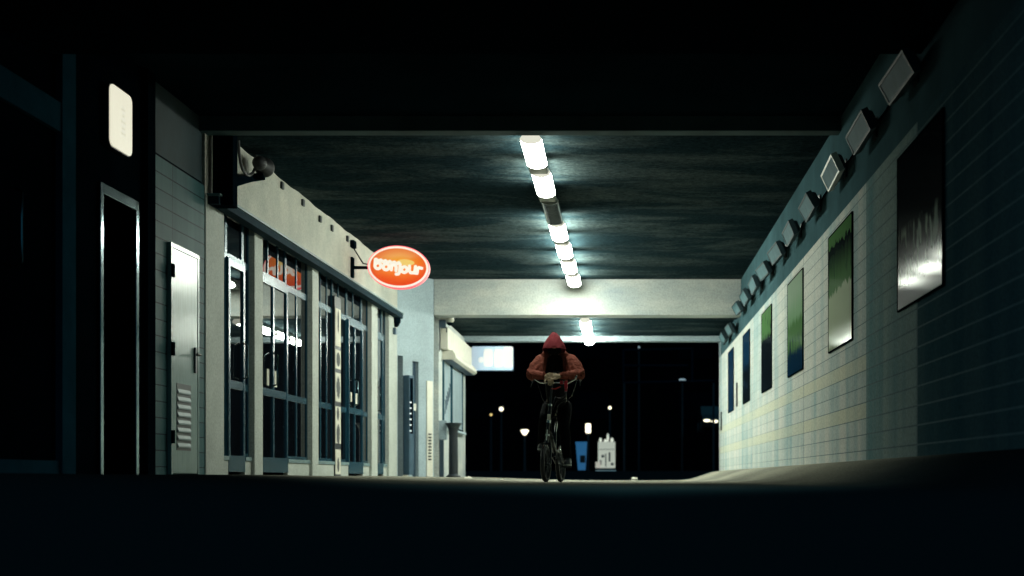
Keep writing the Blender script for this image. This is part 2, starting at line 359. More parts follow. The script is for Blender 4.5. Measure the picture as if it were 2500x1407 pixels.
def poster_mat(name, stops, streak_col, streak_lo, streak_hi, thr, seed):
    """printed poster: colour zones by height (generated Z), ragged borders, upright streaks"""
    m, nt, b = _nt(name); N, L = nt.nodes, nt.links
    tc = N.new("ShaderNodeTexCoord"); sp = N.new("ShaderNodeSeparateXYZ"); L.new(tc.outputs["Generated"], sp.inputs[0])
    mp = N.new("ShaderNodeMapping"); mp.inputs["Scale"].default_value = (1, 14, 1.6); mp.inputs["Location"].default_value = (0, seed, seed*0.7)
    L.new(tc.outputs["Generated"], mp.inputs[0])
    nz = N.new("ShaderNodeTexNoise"); nz.inputs["Scale"].default_value = 1.0; nz.inputs["Detail"].default_value = 5
    L.new(mp.outputs[0], nz.inputs["Vector"])
    ma = N.new("ShaderNodeMath"); ma.operation = 'MULTIPLY_ADD'; ma.inputs[1].default_value = 0.22
    L.new(nz.outputs["Fac"], ma.inputs[0]); L.new(sp.outputs["Z"], ma.inputs[2])
    cr = N.new("ShaderNodeValToRGB"); e = cr.color_ramp.elements
    e[0].position = 0; e[0].color = (*stops[0][1], 1)
    e[1].position = min(1, stops[-1][0]+.11); e[1].color = (*stops[-1][1], 1)
    for p, c in stops[1:-1]:
        x = e.new(p+.11); x.color = (*c, 1)
    cr.color_ramp.interpolation = 'CONSTANT' if len(stops) < 3 else 'EASE'
    L.new(ma.outputs[0], cr.inputs[0])
    n2 = N.new("ShaderNodeTexNoise"); n2.inputs["Scale"].default_value = 1.3; n2.inputs["Detail"].default_value = 3
    n2.inputs["Distortion"].default_value = 0.4
    mp2 = N.new("ShaderNodeMapping"); mp2.inputs["Scale"].default_value = (1, 9, 2.2); mp2.inputs["Location"].default_value = (0, seed*3, seed)
    L.new(tc.outputs["Generated"], mp2.inputs[0]); L.new(mp2.outputs[0], n2.inputs["Vector"])
    c2 = N.new("ShaderNodeValToRGB"); e = c2.color_ramp.elements
    e[0].position = thr; e[0].color = (0, 0, 0, 1); e[1].position = thr+0.05; e[1].color = (1, 1, 1, 1)
    L.new(n2.outputs["Fac"], c2.inputs[0])
    c3 = N.new("ShaderNodeValToRGB"); e = c3.color_ramp.elements; mid = (streak_lo+streak_hi)/2
    e[0].position = max(0, streak_lo-.03); e[0].color = (0, 0, 0, 1); e[1].position = min(1, streak_hi+.03); e[1].color = (0, 0, 0, 1)
    x = e.new(streak_lo+.03); x.color = (1, 1, 1, 1); x = e.new(streak_hi-.03); x.color = (1, 1, 1, 1)
    L.new(sp.outputs["Z"], c3.inputs[0])
    mu = N.new("ShaderNodeMath"); mu.operation = 'MULTIPLY'
    L.new(c2.outputs[0], mu.inputs[0]); L.new(c3.outputs[0], mu.inputs[1])
    mx = N.new("ShaderNodeMix"); mx.data_type = 'RGBA'; mx.inputs["B"].default_value = (*streak_col, 1)
    L.new(mu.outputs[0], mx.inputs["Factor"]); L.new(cr.outputs[0], mx.inputs["A"])
    L.new(mx.outputs["Result"], b.inputs["Base Color"])
    b.inputs["Roughness"].default_value = 0.8; b.inputs["Specular IOR Level"].default_value = 0.0
    b.inputs["Coat Weight"].default_value = 0.10; b.inputs["Coat Roughness"].default_value = 0.09
    return m

# ------------------------------------------------------------------ mesh builder
def ident(*p): return p

class MB:
    def __init__(self, tf=None):
        self.v = []; self.f = []; self.tf = tf or ident; self.smooth = []
    def add(self, vs, fs, smooth=False, raw=False):
        n = len(self.v)
        self.v += [tuple(p) if raw else tuple(self.tf(*p)) for p in vs]
        self.f += [tuple(i+n for i in f) for f in fs]
        self.smooth += [smooth]*len(fs)
        return self
    def box(self, a0, a1, b0, b1, c0, c1):
        if a1 < a0: a0, a1 = a1, a0
        if b1 < b0: b0, b1 = b1, b0
        if c1 < c0: c0, c1 = c1, c0
        vs = [(x, y, z) for x in (a0, a1) for y in (b0, b1) for z in (c0, c1)]
        return self.add(vs, [(0, 1, 3, 2), (4, 6, 7, 5), (0, 4, 5, 1), (2, 3, 7, 6), (0, 2, 6, 4), (1, 5, 7, 3)])
    def prism(self, poly, axis, t0, t1):
        """poly: 2-D outline in the two other axes; extruded along axis"""
        def mk(p, t):
            a, b = p
            return {0: (t, a, b), 1: (a, t, b), 2: (a, b, t)}[axis]
        n = len(poly)
        vs = [mk(p, t0) for p in poly]+[mk(p, t1) for p in poly]
        fs = [tuple(range(n-1, -1, -1)), tuple(range(n, 2*n))]+[(i, (i+1) % n, n+(i+1) % n, n+i) for i in range(n)]
        return self.add(vs, fs)
    def tube(self, pts, r, seg=10, cap=True):
        pts = [Vector(p) for p in pts]
        rs = r if isinstance(r, (list, tuple)) else [r]*len(pts)
        vs = []; fs = []; prev = None
        for i, p in enumerate(pts):
            d = (pts[min(i+1, len(pts)-1)]-pts[max(i-1, 0)]).normalized()
            if prev is None:
                up = Vector((0, 0, 1)) if abs(d.z) < .9 else Vector((1, 0, 0))
                a = d.cross(up).normalized()
            else:
                a = (prev-d*prev.dot(d)).normalized()
            prev = a; b = d.cross(a)
            for k in range(seg):
                t = 2*math.pi*k/seg
                vs.append(tuple(p+(a*math.cos(t)+b*math.sin(t))*rs[i]))
        for i in range(len(pts)-1):
            for k in range(seg):
                fs.append((i*seg+k, i*seg+(k+1) % seg, (i+1)*seg+(k+1) % seg, (i+1)*seg+k))
        if cap:
            fs.append(tuple(range(seg-1, -1, -1))); m = (len(pts)-1)*seg; fs.append(tuple(range(m, m+seg)))
        return self.add(vs, fs, True)
    def lathe(self, prof, c, seg=24, axis=2, sy=1.0):
        """prof: (radius, height)"""
        vs = []; fs = []
        for r, h in prof:
            for k in range(seg):
                t = 2*math.pi*k/seg; a, b = r*math.cos(t), r*math.sin(t)*sy
                p = {2: (a, b, h), 1: (a, h, b), 0: (h, a, b)}[axis]
                vs.append((c[0]+p[0], c[1]+p[1], c[2]+p[2]))
        n = len(prof)
        for i in range(n-1):
            for k in range(seg):
                fs.append((i*seg+k, i*seg+(k+1) % seg, (i+1)*seg+(k+1) % seg, (i+1)*seg+k))
        fs.append(tuple(range(seg-1, -1, -1))); fs.append(tuple(range((n-1)*seg, n*seg)))
        return self.add(vs, fs, True)
    def ell(self, c, r, rot=None, seg=16, rings=10):
        vs = []; fs = []; rot = rot or Matrix.Identity(3); c = Vector(c)
        for i in range(1, rings):
            th = math.pi*i/rings
            for k in range(seg):
                ph = 2*math.pi*k/seg
                p = Vector((r[0]*math.sin(th)*math.cos(ph), r[1]*math.sin(th)*math.sin(ph), r[2]*math.cos(th)))
                vs.append(tuple(c+rot @ p))
        top = len(vs); vs.append(tuple(c+rot @ Vector((0, 0, r[2])))); vs.append(tuple(c+rot @ Vector((0, 0, -r[2]))))
        for i in range(rings-2):
            for k in range(seg):
                fs.append((i*seg+k, (i+1)*seg+k, (i+1)*seg+(k+1) % seg, i*seg+(k+1) % seg))
        for k in range(seg):
            fs.append((top, k, (k+1) % seg)); m = (rings-2)*seg
            fs.append((top+1, m+(k+1) % seg, m+k))
        return self.add(vs, fs, True)
    def caps(self, pts, rs, seg=12):
        """chain of tapered round-ended limbs"""
        for (p, r) in zip(pts, rs): self.ell(p, (r, r, r), seg=seg, rings=8)
        for i in range(len(pts)-1): self.tube([pts[i], pts[i+1]], [rs[i], rs[i+1]], seg)
        return self
    def torus(self, c, Rr, r, u, w, seg=48, sub=10, a0=0, a1=2*math.pi):
        """ring in the plane spanned by u, w"""
        c, u, w = Vector(c), Vector(u).normalized(), Vector(w).normalized(); n = u.cross(w)
        vs = []; fs = []; full = abs(a1-a0-2*math.pi) < 1e-6
        N = seg if full else seg+1
        for i in range(N):
            t = a0+(a1-a0)*i/seg; d = u*math.cos(t)+w*math.sin(t)
            for k in range(sub):
                s = 2*math.pi*k/sub
                vs.append(tuple(c+d*(Rr+r*math.cos(s))+n*(r*math.sin(s))))
        for i in range(seg):
            j = (i+1) % N if full else i+1
            for k in range(sub):
                fs.append((i*sub+k, j*sub+k, j*sub+(k+1) % sub, i*sub+(k+1) % sub))
        return self.add(vs, fs, True)
    def build(self, name, m, parent=None, origin=None):
        me = bpy.data.meshes.new(name)
        xs = list(zip(*self.v))
        if parent is not None: o0 = wloc(parent)
        elif origin is not None: o0 = Vector(origin)
        else: o0 = Vector(((min(xs[0])+max(xs[0]))/2, (min(xs[1])+max(xs[1]))/2, min(xs[2])))
        me.from_pydata([tuple(Vector(p)-o0) for p in self.v], [], self.f)
        me.polygons.foreach_set("use_smooth", self.smooth)
        me.materials.append(m); me.update()
        import bmesh
        bm = bmesh.new(); bm.from_mesh(me); bmesh.ops.recalc_face_normals(bm, faces=bm.faces); bm.to_mesh(me); bm.free()
        if any(self.smooth) :
            try: me.set_sharp_from_angle(angle=R(40))
            except Exception: pass
        o = bpy.data.objects.new(name, me); COL.objects.link(o)
        if parent is not None: o.parent = parent
        else: o.location = o0
        return o

def wloc(o):
    v = Vector((0, 0, 0))
    while o is not None: v += o.location; o = o.parent
    return v
def tag(o, label, cat=None, group=None, kind=None):
    o['label'] = label
    if cat: o['category'] = cat
    if group: o['group'] = group
    if kind: o['kind'] = kind
    return o
def thing(name, label, cat, loc, group=None):
    o = bpy.data.objects.new(name, None); COL.objects.link(o); o.empty_display_size = 0.2
    o.location = loc; return tag(o, label, cat, group)
def bevel(o, w=0.006, s=2):
    md = o.modifiers.new("bevel", 'BEVEL'); md.width = w; md.segments = s; md.limit_method = 'ANGLE'; md.angle_limit = R(40)
    return o
def kids(o): return [c for c in bpy.data.objects if c.parent == o]
def copy_tree(o, parent=None):
    c = o.copy(); COL.objects.link(c); c.parent = parent
    for k in kids(o): copy_tree(k, c)
    return c

def PX(px, py, Y):      # where a thing at distance Y stands
    return ((px-VPX)*Y/F, HC+(HY-py)*Y/F)
def LX(u): return -(4.70-0.0279*(u-17.55))
def LW(u, v, w): return (LX(u)+v, u, w)                # left wall: along, out of the wall, up
def zL(px, v=0.0): return (5.19-v)/((VPX-px)/F+0.0279)
def hL(px, py, v=0.0): return HC+(HY-py)*zL(px, v)/F
AX, AY, BX, BY = -4.405, 28.3, -3.82, 29.4
def AW(t, v, w):                                        # slanted wall at the end of the shop
    return (AX+(BX-AX)*t+v*0.882, AY+(BY-AY)*t-v*0.47, w)
def tA(px):
    k = (px-VPX)/F
    return (k*AY-AX)/((BX-AX)-k*(BY-AY))

# ------------------------------------------------------------------ ground
def sm(t): t = max(0, min(1, t)); return t*t*(3-2*t)
def G(x, y):
    g = 0.085*sm((-x-0.6)/3.6)
    g += 0.235*sm((x-1.55)/0.95)*(1 if y < 35.3 else max(0, 1-(y-35.3)/3))
    g += 0.004*math.sin(x*2.1+1)*math.sin(y*0.7)
    if y > 35.3:
        g = g*max(0, 1-(y-35.3)/8)-0.045*min(y-35.3, 9)
    if y > 48: g += sm((y-48)/10)*0.75
    return g
xs = [-150, -60, -20, -10]+[-6+0.25*i for i in range(49)]+[8, 12, 25, 60, 150]
ys = [-30, -10, -4, -1, 0.5]+[1+0.5*i for i in range(80)]+[42, 44, 46, 48, 50, 52, 54, 56, 58, 62, 80, 120, 300]
m = MB(); nx = len(xs)
m.add([(x, y, G(x, y)) for y in ys for x in xs],
      [(j*nx+i, j*nx+i+1, (j+1)*nx+i+1, (j+1)*nx+i) for j in range(len(ys)-1) for i in range(nx-1)], True)
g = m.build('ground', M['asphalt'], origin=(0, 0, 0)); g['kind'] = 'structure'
tag(g, 'worn asphalt floor of the underpass, banked up along the right wall')

# ------------------------------------------------------------------ roof of the underpass
roof = thing('underpass_roof', 'dark concrete underpass roof with a pale cross beam over the rider', 'roof', (-1, 22, 3.4))
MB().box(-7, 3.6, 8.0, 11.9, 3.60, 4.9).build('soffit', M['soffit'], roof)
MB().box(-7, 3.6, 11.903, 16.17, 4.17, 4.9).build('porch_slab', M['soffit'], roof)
bevel(MB().box(-6, 3.6, 16.173, 16.40, 4.0, 4.9).build('edge_beam', M['edge_beam'], roof), 0.01)
m = MB()      # ceiling slab of the first bay: shallow board-marked waves across
n = 180; pts = []
for i in range(n+1):
    y = 16.403+(29.397-16.403)*i/n
    pts.append((y, 4.17+0.009*math.sin(y*2*math.pi/1.86+0.6)+0.004*math.sin(y*2*math.pi/0.7)))
m.add([(x, y, z) for y, z in pts for x in (-6, 3.6)], [(2*i, 2*i+1, 2*i+3, 2*i+2) for i in range(n)], True)
m.box(-6, 3.6, 16.403, 29.397, 4.3, 4.9)
m.build('ceiling_slab', M['ceiling'], roof)
bevel(MB().box(-3.815, 3.6, 29.40, 29.90, 3.42, 4.9).build('cross_beam', M['beam_paint'], roof), 0.012)
m = MB(); pts = []
for i in range(n+1):
    y = 29.903+(34.90-29.903)*i/n
    pts.append((y, 3.54+0.008*math.sin(y*2*math.pi/1.2)+0.003*math.sin(y*2*math.pi/0.5)))
m.add([(x, y, z) for y, z in pts for x in (-4.6, 3.6)], [(2*i, 2*i+1, 2*i+3, 2*i+2) for i in range(n)], True)
m.box(-4.6, 3.6, 29.903, 34.9, 3.6, 4.9)
m.build('far_slab', M['ceiling'], roof)
bevel(MB().box(-4.6, 3.6, 34.903, 35.2, 3.41, 4.9).build('end_beam', M['cool_plaster'], roof), 0.01)

# ------------------------------------------------------------------ right wall
rw = thing('panelled_wall', 'long right-hand wall of pale horizontal panels hung with posters', 'wall', (2.6, 20, 0))
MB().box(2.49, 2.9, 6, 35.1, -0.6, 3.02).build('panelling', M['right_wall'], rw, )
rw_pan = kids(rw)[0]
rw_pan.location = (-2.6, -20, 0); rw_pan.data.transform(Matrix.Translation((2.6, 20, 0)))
MB().box(2.53, 2.9, 6, 35.1, 3.045, 4.16).build('fascia', M['right_fascia'], rw)
MB().box(2.54, 2.85, 6, 35.09, 3.02, 3.045).build('shadow_gap', M['black_paint'], rw)
MB().box(2.49, 2.9, 35.103, 35.2, -0.6, 4.16).build('end_cap', M['cool_plaster'], rw)

G_ = lin((70, 130, 60)); W_ = lin((170, 175, 130)); K_ = (0.004, 0.007, 0.01); B_ = lin((14, 40, 62))
Gd = (0.065, 0.145, 0.055); Wp = (0.30, 0.35, 0.24)
posters = [
    (10.87, 12.60, poster_mat('poster_a', [(0, (0.5, .47, .5)), (0.13, (0.5, .47, .5)), (0.16, K_), (0.9, K_)], (0.30, 0.36, 0.28), 0.16, 0.5, 0.52, 1.3),
     'dark poster with pale tree-like streaks above a lilac strip, nearest on the right wall'),
    (15.09, 16.75, poster_mat('poster_b', [(0, (.02, .05, .03)), (0.06, Wp), (0.48, Wp), (0.50, Gd), (0.92, Gd), (0.97, K_)], (0.02, 0.05, 0.03), 0.60, 0.80, 0.56, 4.1),
     'poster bright green above and cream below with black lettering marks'),
    (19.12, 20.80, poster_mat('poster_c', [(0, B_), (0.20, B_), (0.28, Gd), (0.5, Gd), (0.60, (0.15, 0.26, 0.15)), (0.9, (0.22, 0.30, 0.22))], (0.01, 0.03, 0.04), 0.15, 0.38, 0.54, 7.7),
     'poster fading from cream through green to dark blue at its foot'),
    (23.05, 24.60, poster_mat('poster_d', [(0, K_), (0.62, K_), (0.70, Gd), (1, Gd)], (0.01, 0.03, 0.02), 0.7, 0.95, 0.56, 9.2),
     'mostly black poster with a green band across its top'),
    (26.90, 28.30, poster_mat('poster_e', [(0, K_), (0.4, K_), (0.6, B_), (1, B_)], (0.02, 0.05, 0.1), 0.1, 0.9, 0.6, 2.2),
     'plain dark navy poster, fifth along the right wall'),
    (30.66, 32.10, poster_mat('poster_f', [(0, B_), (0.3, B_), (0.5, (0.01, .025, .05)), (1, B_)], (0.01, 0.02, 0.04), 0.1, 0.9, 0.55, 5.5),
     'dark blue poster with faint upright streaks, farthest on the right wall'),
]
for y0, y1, pm, lab in posters:
    t = thing('poster', lab, 'poster', (2.49, (y0+y1)/2, 1.52), 'posters along the right wall')
    MB().box(2.474, 2.487, y0, y1, 1.535, 2.865).build('print', pm, t)
    fr = MB()
    fr.box(2.470, 2.4885, y0-.02, y0, 1.52, 2.88).box(2.470, 2.4885, y1, y1+.02, 1.52, 2.88)
    fr.box(2.470, 2.4885, y0, y1, 1.52, 1.535).box(2.470, 2.4885, y0, y1, 2.865, 2.88)
    fr.build('frame', M['black_paint'], t)
for (y, w0, w1, lab) in ((29.7, 1.55, 2.05, 'thin grey conduit cover between the last two posters'),
                         (34.2, 1.2, 1.65, 'thin dark conduit cover by the far end of the right wall')):
    o = MB().box(2.46, 2.489, y, y+.12, w0, w1).build('conduit_cover', M['dark_metal']); tag(bevel(o), lab, 'conduit')

# floodlights over the posters
def make_flood():
    t = thing('floodlight', 'x', 'floodlight', (0, 0, 0), 'floodlights above the posters')
    a = math.atan2(0.19, 0.09)
    d = Vector((math.cos(a), 0, -math.sin(a))); nrm = Vector((-math.sin(a), 0, -math.cos(a)))
    def tf(x, y, z):   # x across face, y along passage, z out of the face
        p = d*x+nrm*z; return (p.x, p.y+y, p.z)
    m = MB(tf); m.box(-.085, .085, -.47, .47, .0, .012); m.build('glass', M['flood_face'], t)
    m = MB(tf); m.box(-.105, -.085, -.5, .5, -.05, .018).box(.085, .105, -.5, .5, -.05, .018)
    m.box(-.085, .085, -.5, -.47, -.05, .018).box(-.085, .085, .47, .5, -.05, .018); m.build('rim', M['flood_rim'], t)
    m = MB(tf); m.box(-.08, .08, -.42, .42, -.09, -.001)
    for i in range(9): m.box(-.07, .07, -.38+.09*i, -.36+.09*i, -.11, -.09)
    m.build('housing', M['flood_rim'], t)
    m = MB(); m.tube([(.02, 0, .02), (.10, 0, .06), (.165, 0, .04)], .015, 8).box(.155, .168, -.08, .08, -.06, .14)
    m.build('bracket', M['dark_metal'], t)
    return t
f0 = make_flood()
FY = [12.05, 13.96, 15.8, 17.8, 19.7, 21.45, 23.3, 25.0, 26.7, 28.4, 30.4, 32.2]
fl = ['floodlight cut off by the dark soffit above the nearest dark poster', 'second floodlight from the near end, its pale face clear of the wall',
      'floodlight with a brightly lit rim, above and left of the green poster', 'fourth floodlight, just beyond the one with the lit rim',
      'floodlight above the wall seam beside the cream and green poster', 'sixth floodlight along the row, before the green-topped black poster',
      'floodlight above the green-topped black poster', 'eighth floodlight, a little before the pale cross beam',
      'floodlight seen against the blue end of the cross beam', 'last floodlight in front of the cross beam',
      'first floodlight behind the cross beam', 'farthest floodlight at the end of the row']
for i, y in enumerate(FY):
    o = f0 if i == 0 else copy_tree(f0)
    o.location = (2.36, y, 3.44 if y < 29 else 3.22); o['label'] = fl[i]
    o.rotation_euler = (R(random.uniform(-1.5, 1.5)), R(random.uniform(-5, 5)), R(random.uniform(-2, 2)))
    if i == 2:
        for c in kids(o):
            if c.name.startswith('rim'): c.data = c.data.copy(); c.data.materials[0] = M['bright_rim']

m = MB(); pts = []
for k in range(161):
    y = 11.9+20.4*k/160; pts.append((2.505 if y > 0 else 0, y, 3.50+.03*math.sin(k*.9)*math.sin(k*.23)-(.02 if k % 16 < 8 else 0)))
m.tube(pts, .011, 6); o = m.build('power_cable', M['black_paint']); tag(o, 'thin black cable running behind the row of floodlights', 'cable')
# ------------------------------------------------------------------ ceiling lamps
def lens_poly(w, d):
    n = 12; return [(-w*.34, 0.0)]+[(-w/2*math.cos(math.pi*k/n)*(1.0 if 1 else 1), -d*.45-d*.55*math.sin(math.pi*k/n)) for k in range(0, n+1)]+[(w*.34, 0.0)]
def make_lamp(length, pitch, lit, w=.27):
    t = thing('ceiling_light', 'x', 'ceiling light', (0, 0, 0), 'strip lights along the passage ceiling')
    m = MB(); m.prism([(-.03, .07), (-.03, .0), (-.07, -.03), (.07, -.03), (.03, .0), (.03, .07)], 1, 0, pitch-.006)
    m.prism([(-w*.34, -.0302), (-w*.34, -.040), (w*.34, -.040), (w*.34, -.0302)], 1, 0, pitch-.006)
    m.prism([(-w*.34, -.0402), (-w*.46, -.09), (-w*.40, -.125), (w*.40, -.125), (w*.46, -.09), (w*.34, -.0402)], 1, length+.08, pitch-.006)
    m.build('housing', M['trunk'], t)
    mm = MB(lambda x, y, z: (x, y+.06, z-.0405)); mm.prism(lens_poly(w*.94, .115), 1, 0, length)
    mm.f = mm.f[2:]; mm.smooth = mm.smooth[2:]
    mm.build('diffuser', M['lens'] if lit else M['broken_cover'], t)
    for y0 in (.046, .06+length+.001):
        m = MB(lambda x, y, z: (x, y, z-.0405)); m.prism(lens_poly(w*.95, .117), 1, y0, y0+.013)
        m.build('end_cap', M['cap'] if lit else M['trunk'], t)
    return t
def hangers(t, pitch): pass
def relamp(t, k):
    for c in kids(t):
        if c.name.startswith('diffuser'):
            c.data = c.data.copy(); c.data.materials[0] = emit('lens_scaled', LAMP_COL, LAMP_W*k)
l1 = make_lamp(1.32, 1.84, True); lb = make_lamp(1.6, 1.84, False)
tube_ = MB().tube([(-.05, .1, -.07), (-.04, .8, -.085), (-.07, 1.4, -.12)], .006, 6).tube([(.06, .2, -.075), (.075, .9, -.10)], .005, 6)
tube_.build('loose_wire', M['white_paint'], lb)
LL = ['nearest lit strip light, just inside the edge beam', 'second lit strip light, right before the broken one',
      'broken unlit strip light with loose wires under a cracked cover', 'lit strip light right after the broken one',
      'lit strip light, second beyond the broken one', 'lit strip light, third beyond the broken one', 'lit strip light touching the pale cross beam']
for i in range(7):
    y = 16.52+1.87*i*0.985
    o = lb if i == 2 else (l1 if i == 0 else copy_tree(l1))
    o.location = (-1.02+0.0115*(y-16.9), y, 4.10); o['label'] = LL[i]
    if i not in (0, 2): relamp(o, (0, .45, 0, .85, 1.0, .95, .75)[i])  # strength set per lamp, weaker nearby to shift the light inward
for c in kids(l1):
    if c.name.startswith('diffuser'): c.data.materials[0] = emit('lens_dimmed', LAMP_COL, LAMP_W*.35)  # first lamp dimmed so the near walls fall off
l2 = make_lamp(1.0, 1.28, True, .24)
LL2 = ['lit lamp just behind the cross beam, first of the low row above the rider', 'second lamp of the low row behind the cross beam',
       'third lamp of the low row behind the cross beam', 'last lamp of the low row, at the far mouth of the passage']
for i in range(4):
    y = 30.0+1.29*i
    o = l2 if i == 0 else copy_tree(l2); o.location = (-0.71, y, 3.48); o['label'] = LL2[i]

# ------------------------------------------------------------------ shop building on the left
shop = thing('shop_building', 'low shop building with tall glazed doors between pale pillars', 'building', (-4.6, 22, 0))
m = MB(LW); m.box(16.28, 28.3, -.6, 0, 3.315, 4.18); m.build('upper_wall', M['plaster'], shop)
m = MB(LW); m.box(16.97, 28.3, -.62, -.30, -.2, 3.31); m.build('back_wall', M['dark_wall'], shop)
U = {k: zL(k) for k in (500, 545, 622, 642, 763, 778, 908, 922, 950, 970)}
m = MB(LW); m.box(U[500], U[545], -.5, .012, -.1, 3.31); pil = m.build('pillar', M['pilaster'], shop); bevel(pil, .01)
for a, b in ((622, 642), (763, 778), (908, 922), (950, 970)):
    m = MB(LW); m.box(U[a], U[b] if b != 970 else 28.28, -.29, 0.0, -.1, 3.31)
    bevel(m.build('pillar', M['pilaster'], shop), .008)
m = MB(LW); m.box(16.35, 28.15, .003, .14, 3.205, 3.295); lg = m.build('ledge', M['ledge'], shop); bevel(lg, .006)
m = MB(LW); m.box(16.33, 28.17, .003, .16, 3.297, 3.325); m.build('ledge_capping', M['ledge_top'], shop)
VG = -.09
def window(u0, u1, w0, w1, rails=(), mulls=(), name='window'):
    f = .045; m = MB(LW)
    m.box(u0, u0+f, VG-.02, VG+.018, w0, w1).box(u1-f, u1, VG-.02, VG+.018, w0, w1)
    m.box(u0+f, u1-f, VG-.02, VG+.018, w0, w0+f).box(u0+f, u1-f, VG-.02, VG+.018, w1-f, w1)
    for r in rails: m.box(u0+f, u1-f, VG-.018, VG+.016, r-.045, r+.045)
    for q in mulls:
        for (a, b) in zip([w0+f]+[r+.0455 for r in rails], [r-.0455 for r in rails]+[w1-f]): m.box(q-.025, q+.025, VG-.015, VG+.014, a, b)
    o = m.build(name, M['alu'], shop)
    MB(LW).box(u0+.01, u1-.01, VG-.008, VG+.002, w0+.01, w1-.01).build('pane', M['glass'], o)
    return o
def door(u0, u1, mulls=(), notice=None, proud=.03, handle=None):
    v0, v1 = VG+.0, VG+.022+proud; f = .07; m = MB(LW); w0, w1 = .13, 2.74
    m.box(u0, u0+f, v0, v1, w0, w1).box(u1-f, u1, v0, v1, w0, w1)
    m.box(u0+f, u1-f, v0, v1, w0, w0+.20).box(u0+f, u1-f, v0, v1, w1-.09, w1)
    m.box(u0+f, u1-f, v0, v1-.005, 1.155, 1.255)
    for q in mulls:
        for a, b in ((w0+.2, 1.154), (1.256, w1-.09)): m.box(q-.035, q+.035, v0+.002, v1-.003, a, b)
    o = m.build('door', M['alu'], shop)
    MB(LW).box(u0+.02, u1-.02, v0+.012, v0+.03, w0+.02, w1-.02).build('pane', M['glass'], o)
    for hu in (handle or ()):
        h = MB(LW); h.tube([(hu, v1+.002, 1.30), (hu, v1+.06, 1.33), (hu, v1+.06, 1.72), (hu, v1+.002, 1.75)], .013, 8)
        h.build('handle', M['steel'], o)
    for (a, b, c, d) in (notice or ()):
        n_ = MB(LW); n_.box(a, b, v0+.032, v0+.036, c, d); n_.build('notice', M['paper'], o)
    return o
def transom(u0, u1, mulls=()): return window(u0, u1, 2.76, 3.30, (), mulls, 'transom')
def sill(u0, u1):
    m = MB(LW); m.box(u0, u1, VG-.02, -.03, .27, .32); m.build('sill', M['ledge_top'], shop)
    m = MB(LW); m.box(u0, u1, VG-.02, -.045, -.1, .267); m.build('plinth', M['pilaster'], shop)
z = zL
# bay one
window(z(545)+.01, z(566), .32, 3.30, (1.2, 2.75)); sill(z(545)+.012, z(566))
door(z(566)+.004, z(606), (), handle=(z(600),)); transom(z(566)+.004, z(606))
window(z(606)+.004, U[622]-.01, .32, 3.30, (1.2, 2.75)); sill(z(606)+.01, U[622]-.012)
# bay two
door(U[642]+.01, z(710), (z(676),), notice=((z(662), z(667), 1.30, 1.52), (z(678), z(686), 1.30, 1.52)), handle=(z(673),))
transom(U[642]+.01, z(710), (z(668), z(692)))
window(z(710)+.004, U[763]-.01, .32, 3.30, (1.2, 2.75), (z(737),)); sill(z(710)+.01, U[763]-.012)
# bay three, four
window(U[778]+.01, z(823), .32, 3.30, (1.2, 2.75), (z(795), z(810))); sill(U[778]+.012, z(823)-.01)
window(z(823)+.004, z(857), .32, 3.30, (1.2, 2.75), (z(838),)); sill(z(823)+.01, z(857)-.01)
door(z(857)+.004, z(892), (z(873),), notice=((z(864), z(867), 1.36, 1.52), (z(873.5), z(881), 1.34, 1.52)), handle=(z(871),))
transom(z(857)+.004, z(892), (z(873),))
window(z(892)+.004, U[908]-.01, .32, 3.30, (1.2, 2.75)); sill(z(892)+.01, U[908]-.012)
# bay five
door(U[922]+.01, z(941), (), handle=(z(926),)); transom(U[922]+.01, z(941))
window(z(941)+.004, U[950]-.01, .32, 3.30, (1.2, 2.75)); sill(z(941)+.01, U[950]-.012)
# slanted end wall with its openings
ts = [tA(p) for p in (971, 984, 1007, 1022, 1041, 1055)]
H1, H2, H3 = 2.50, 2.42, 2.05
m = MB(AW)
m.box(0, ts[0], -.5, 0, -.1, 4.18).box(ts[0], ts[1], -.5, 0, H1, 4.18).box(ts[1], ts[2], -.5, 0, -.1, 4.18)
m.box(ts[2], ts[3], -.5, 0, H2, 4.18).box(ts[3], 1.0, -.5, 0, -.1, 4.18)
m.build('end_wall', M['cool_plaster'], shop)
MB(AW).box(ts[0], ts[1], -.35, -.25, -.1, H1).build('niche_back', M['blue_door'], shop)
o = MB(AW).box(ts[2], ts[3], -.16, -.08, -.02, H2).build('side_door', M['blue_door'], shop)
MB(AW).box(ts[2]+.005, ts[2]+.07, -.078, .03, 1.42, 1.56).build('door_closer', M['white_paint'], o)
o = MB(AW).box(ts[4], ts[5], .0, .02, .0, H3).build('meter_door', M['white_paint'], shop)
m = MB(AW)
for i in range(9): m.box(ts[4]+.03, ts[5]-.05, .021, .03, .42+.065*i, .45+.065*i)
m.build('vent_slats', M['bin_black'], o)

# near part of the left side: tiled wall with service door
tw = thing('tiled_wall', 'teal tiled wall section with a louvred metal service door', 'wall', LW(15.4, 0, 0))
m = MB(LW); m.box(14.62, 16.27, -.5, 0, -.1, 3.40); m.build('tile_face', M['left_tiles'], tw)
m = MB(LW); m.box(14.62, 16.27, -.5, -.03, 3.43, 4.17); m.build('upper_face', mat('upper_paint', (0.015, 0.04, 0.05), 0.8, var=0.2), tw)
m = MB(LW); m.box(14.62, 16.27, -.5, -.02, 3.40, 3.43); m.build('joint', M['black_paint'], tw)
m = MB(LW); m.box(14.52, 14.618, -.5, .012, -.1, 3.42); m.build('corner_trim', M['ledge_top'], tw)
m = MB(LW); m.box(16.28, U[500]-.002, -.5, .01, -.1, 3.0) if U[500] > 16.30 else None
d0, d1 = z(412), z(475)
dr = MB(LW); dr.box(d0, d1, .003, .035, .10, 2.50); dro = bevel(dr.build('service_door', M['door_paint'], tw), .006)
m = MB(LW)
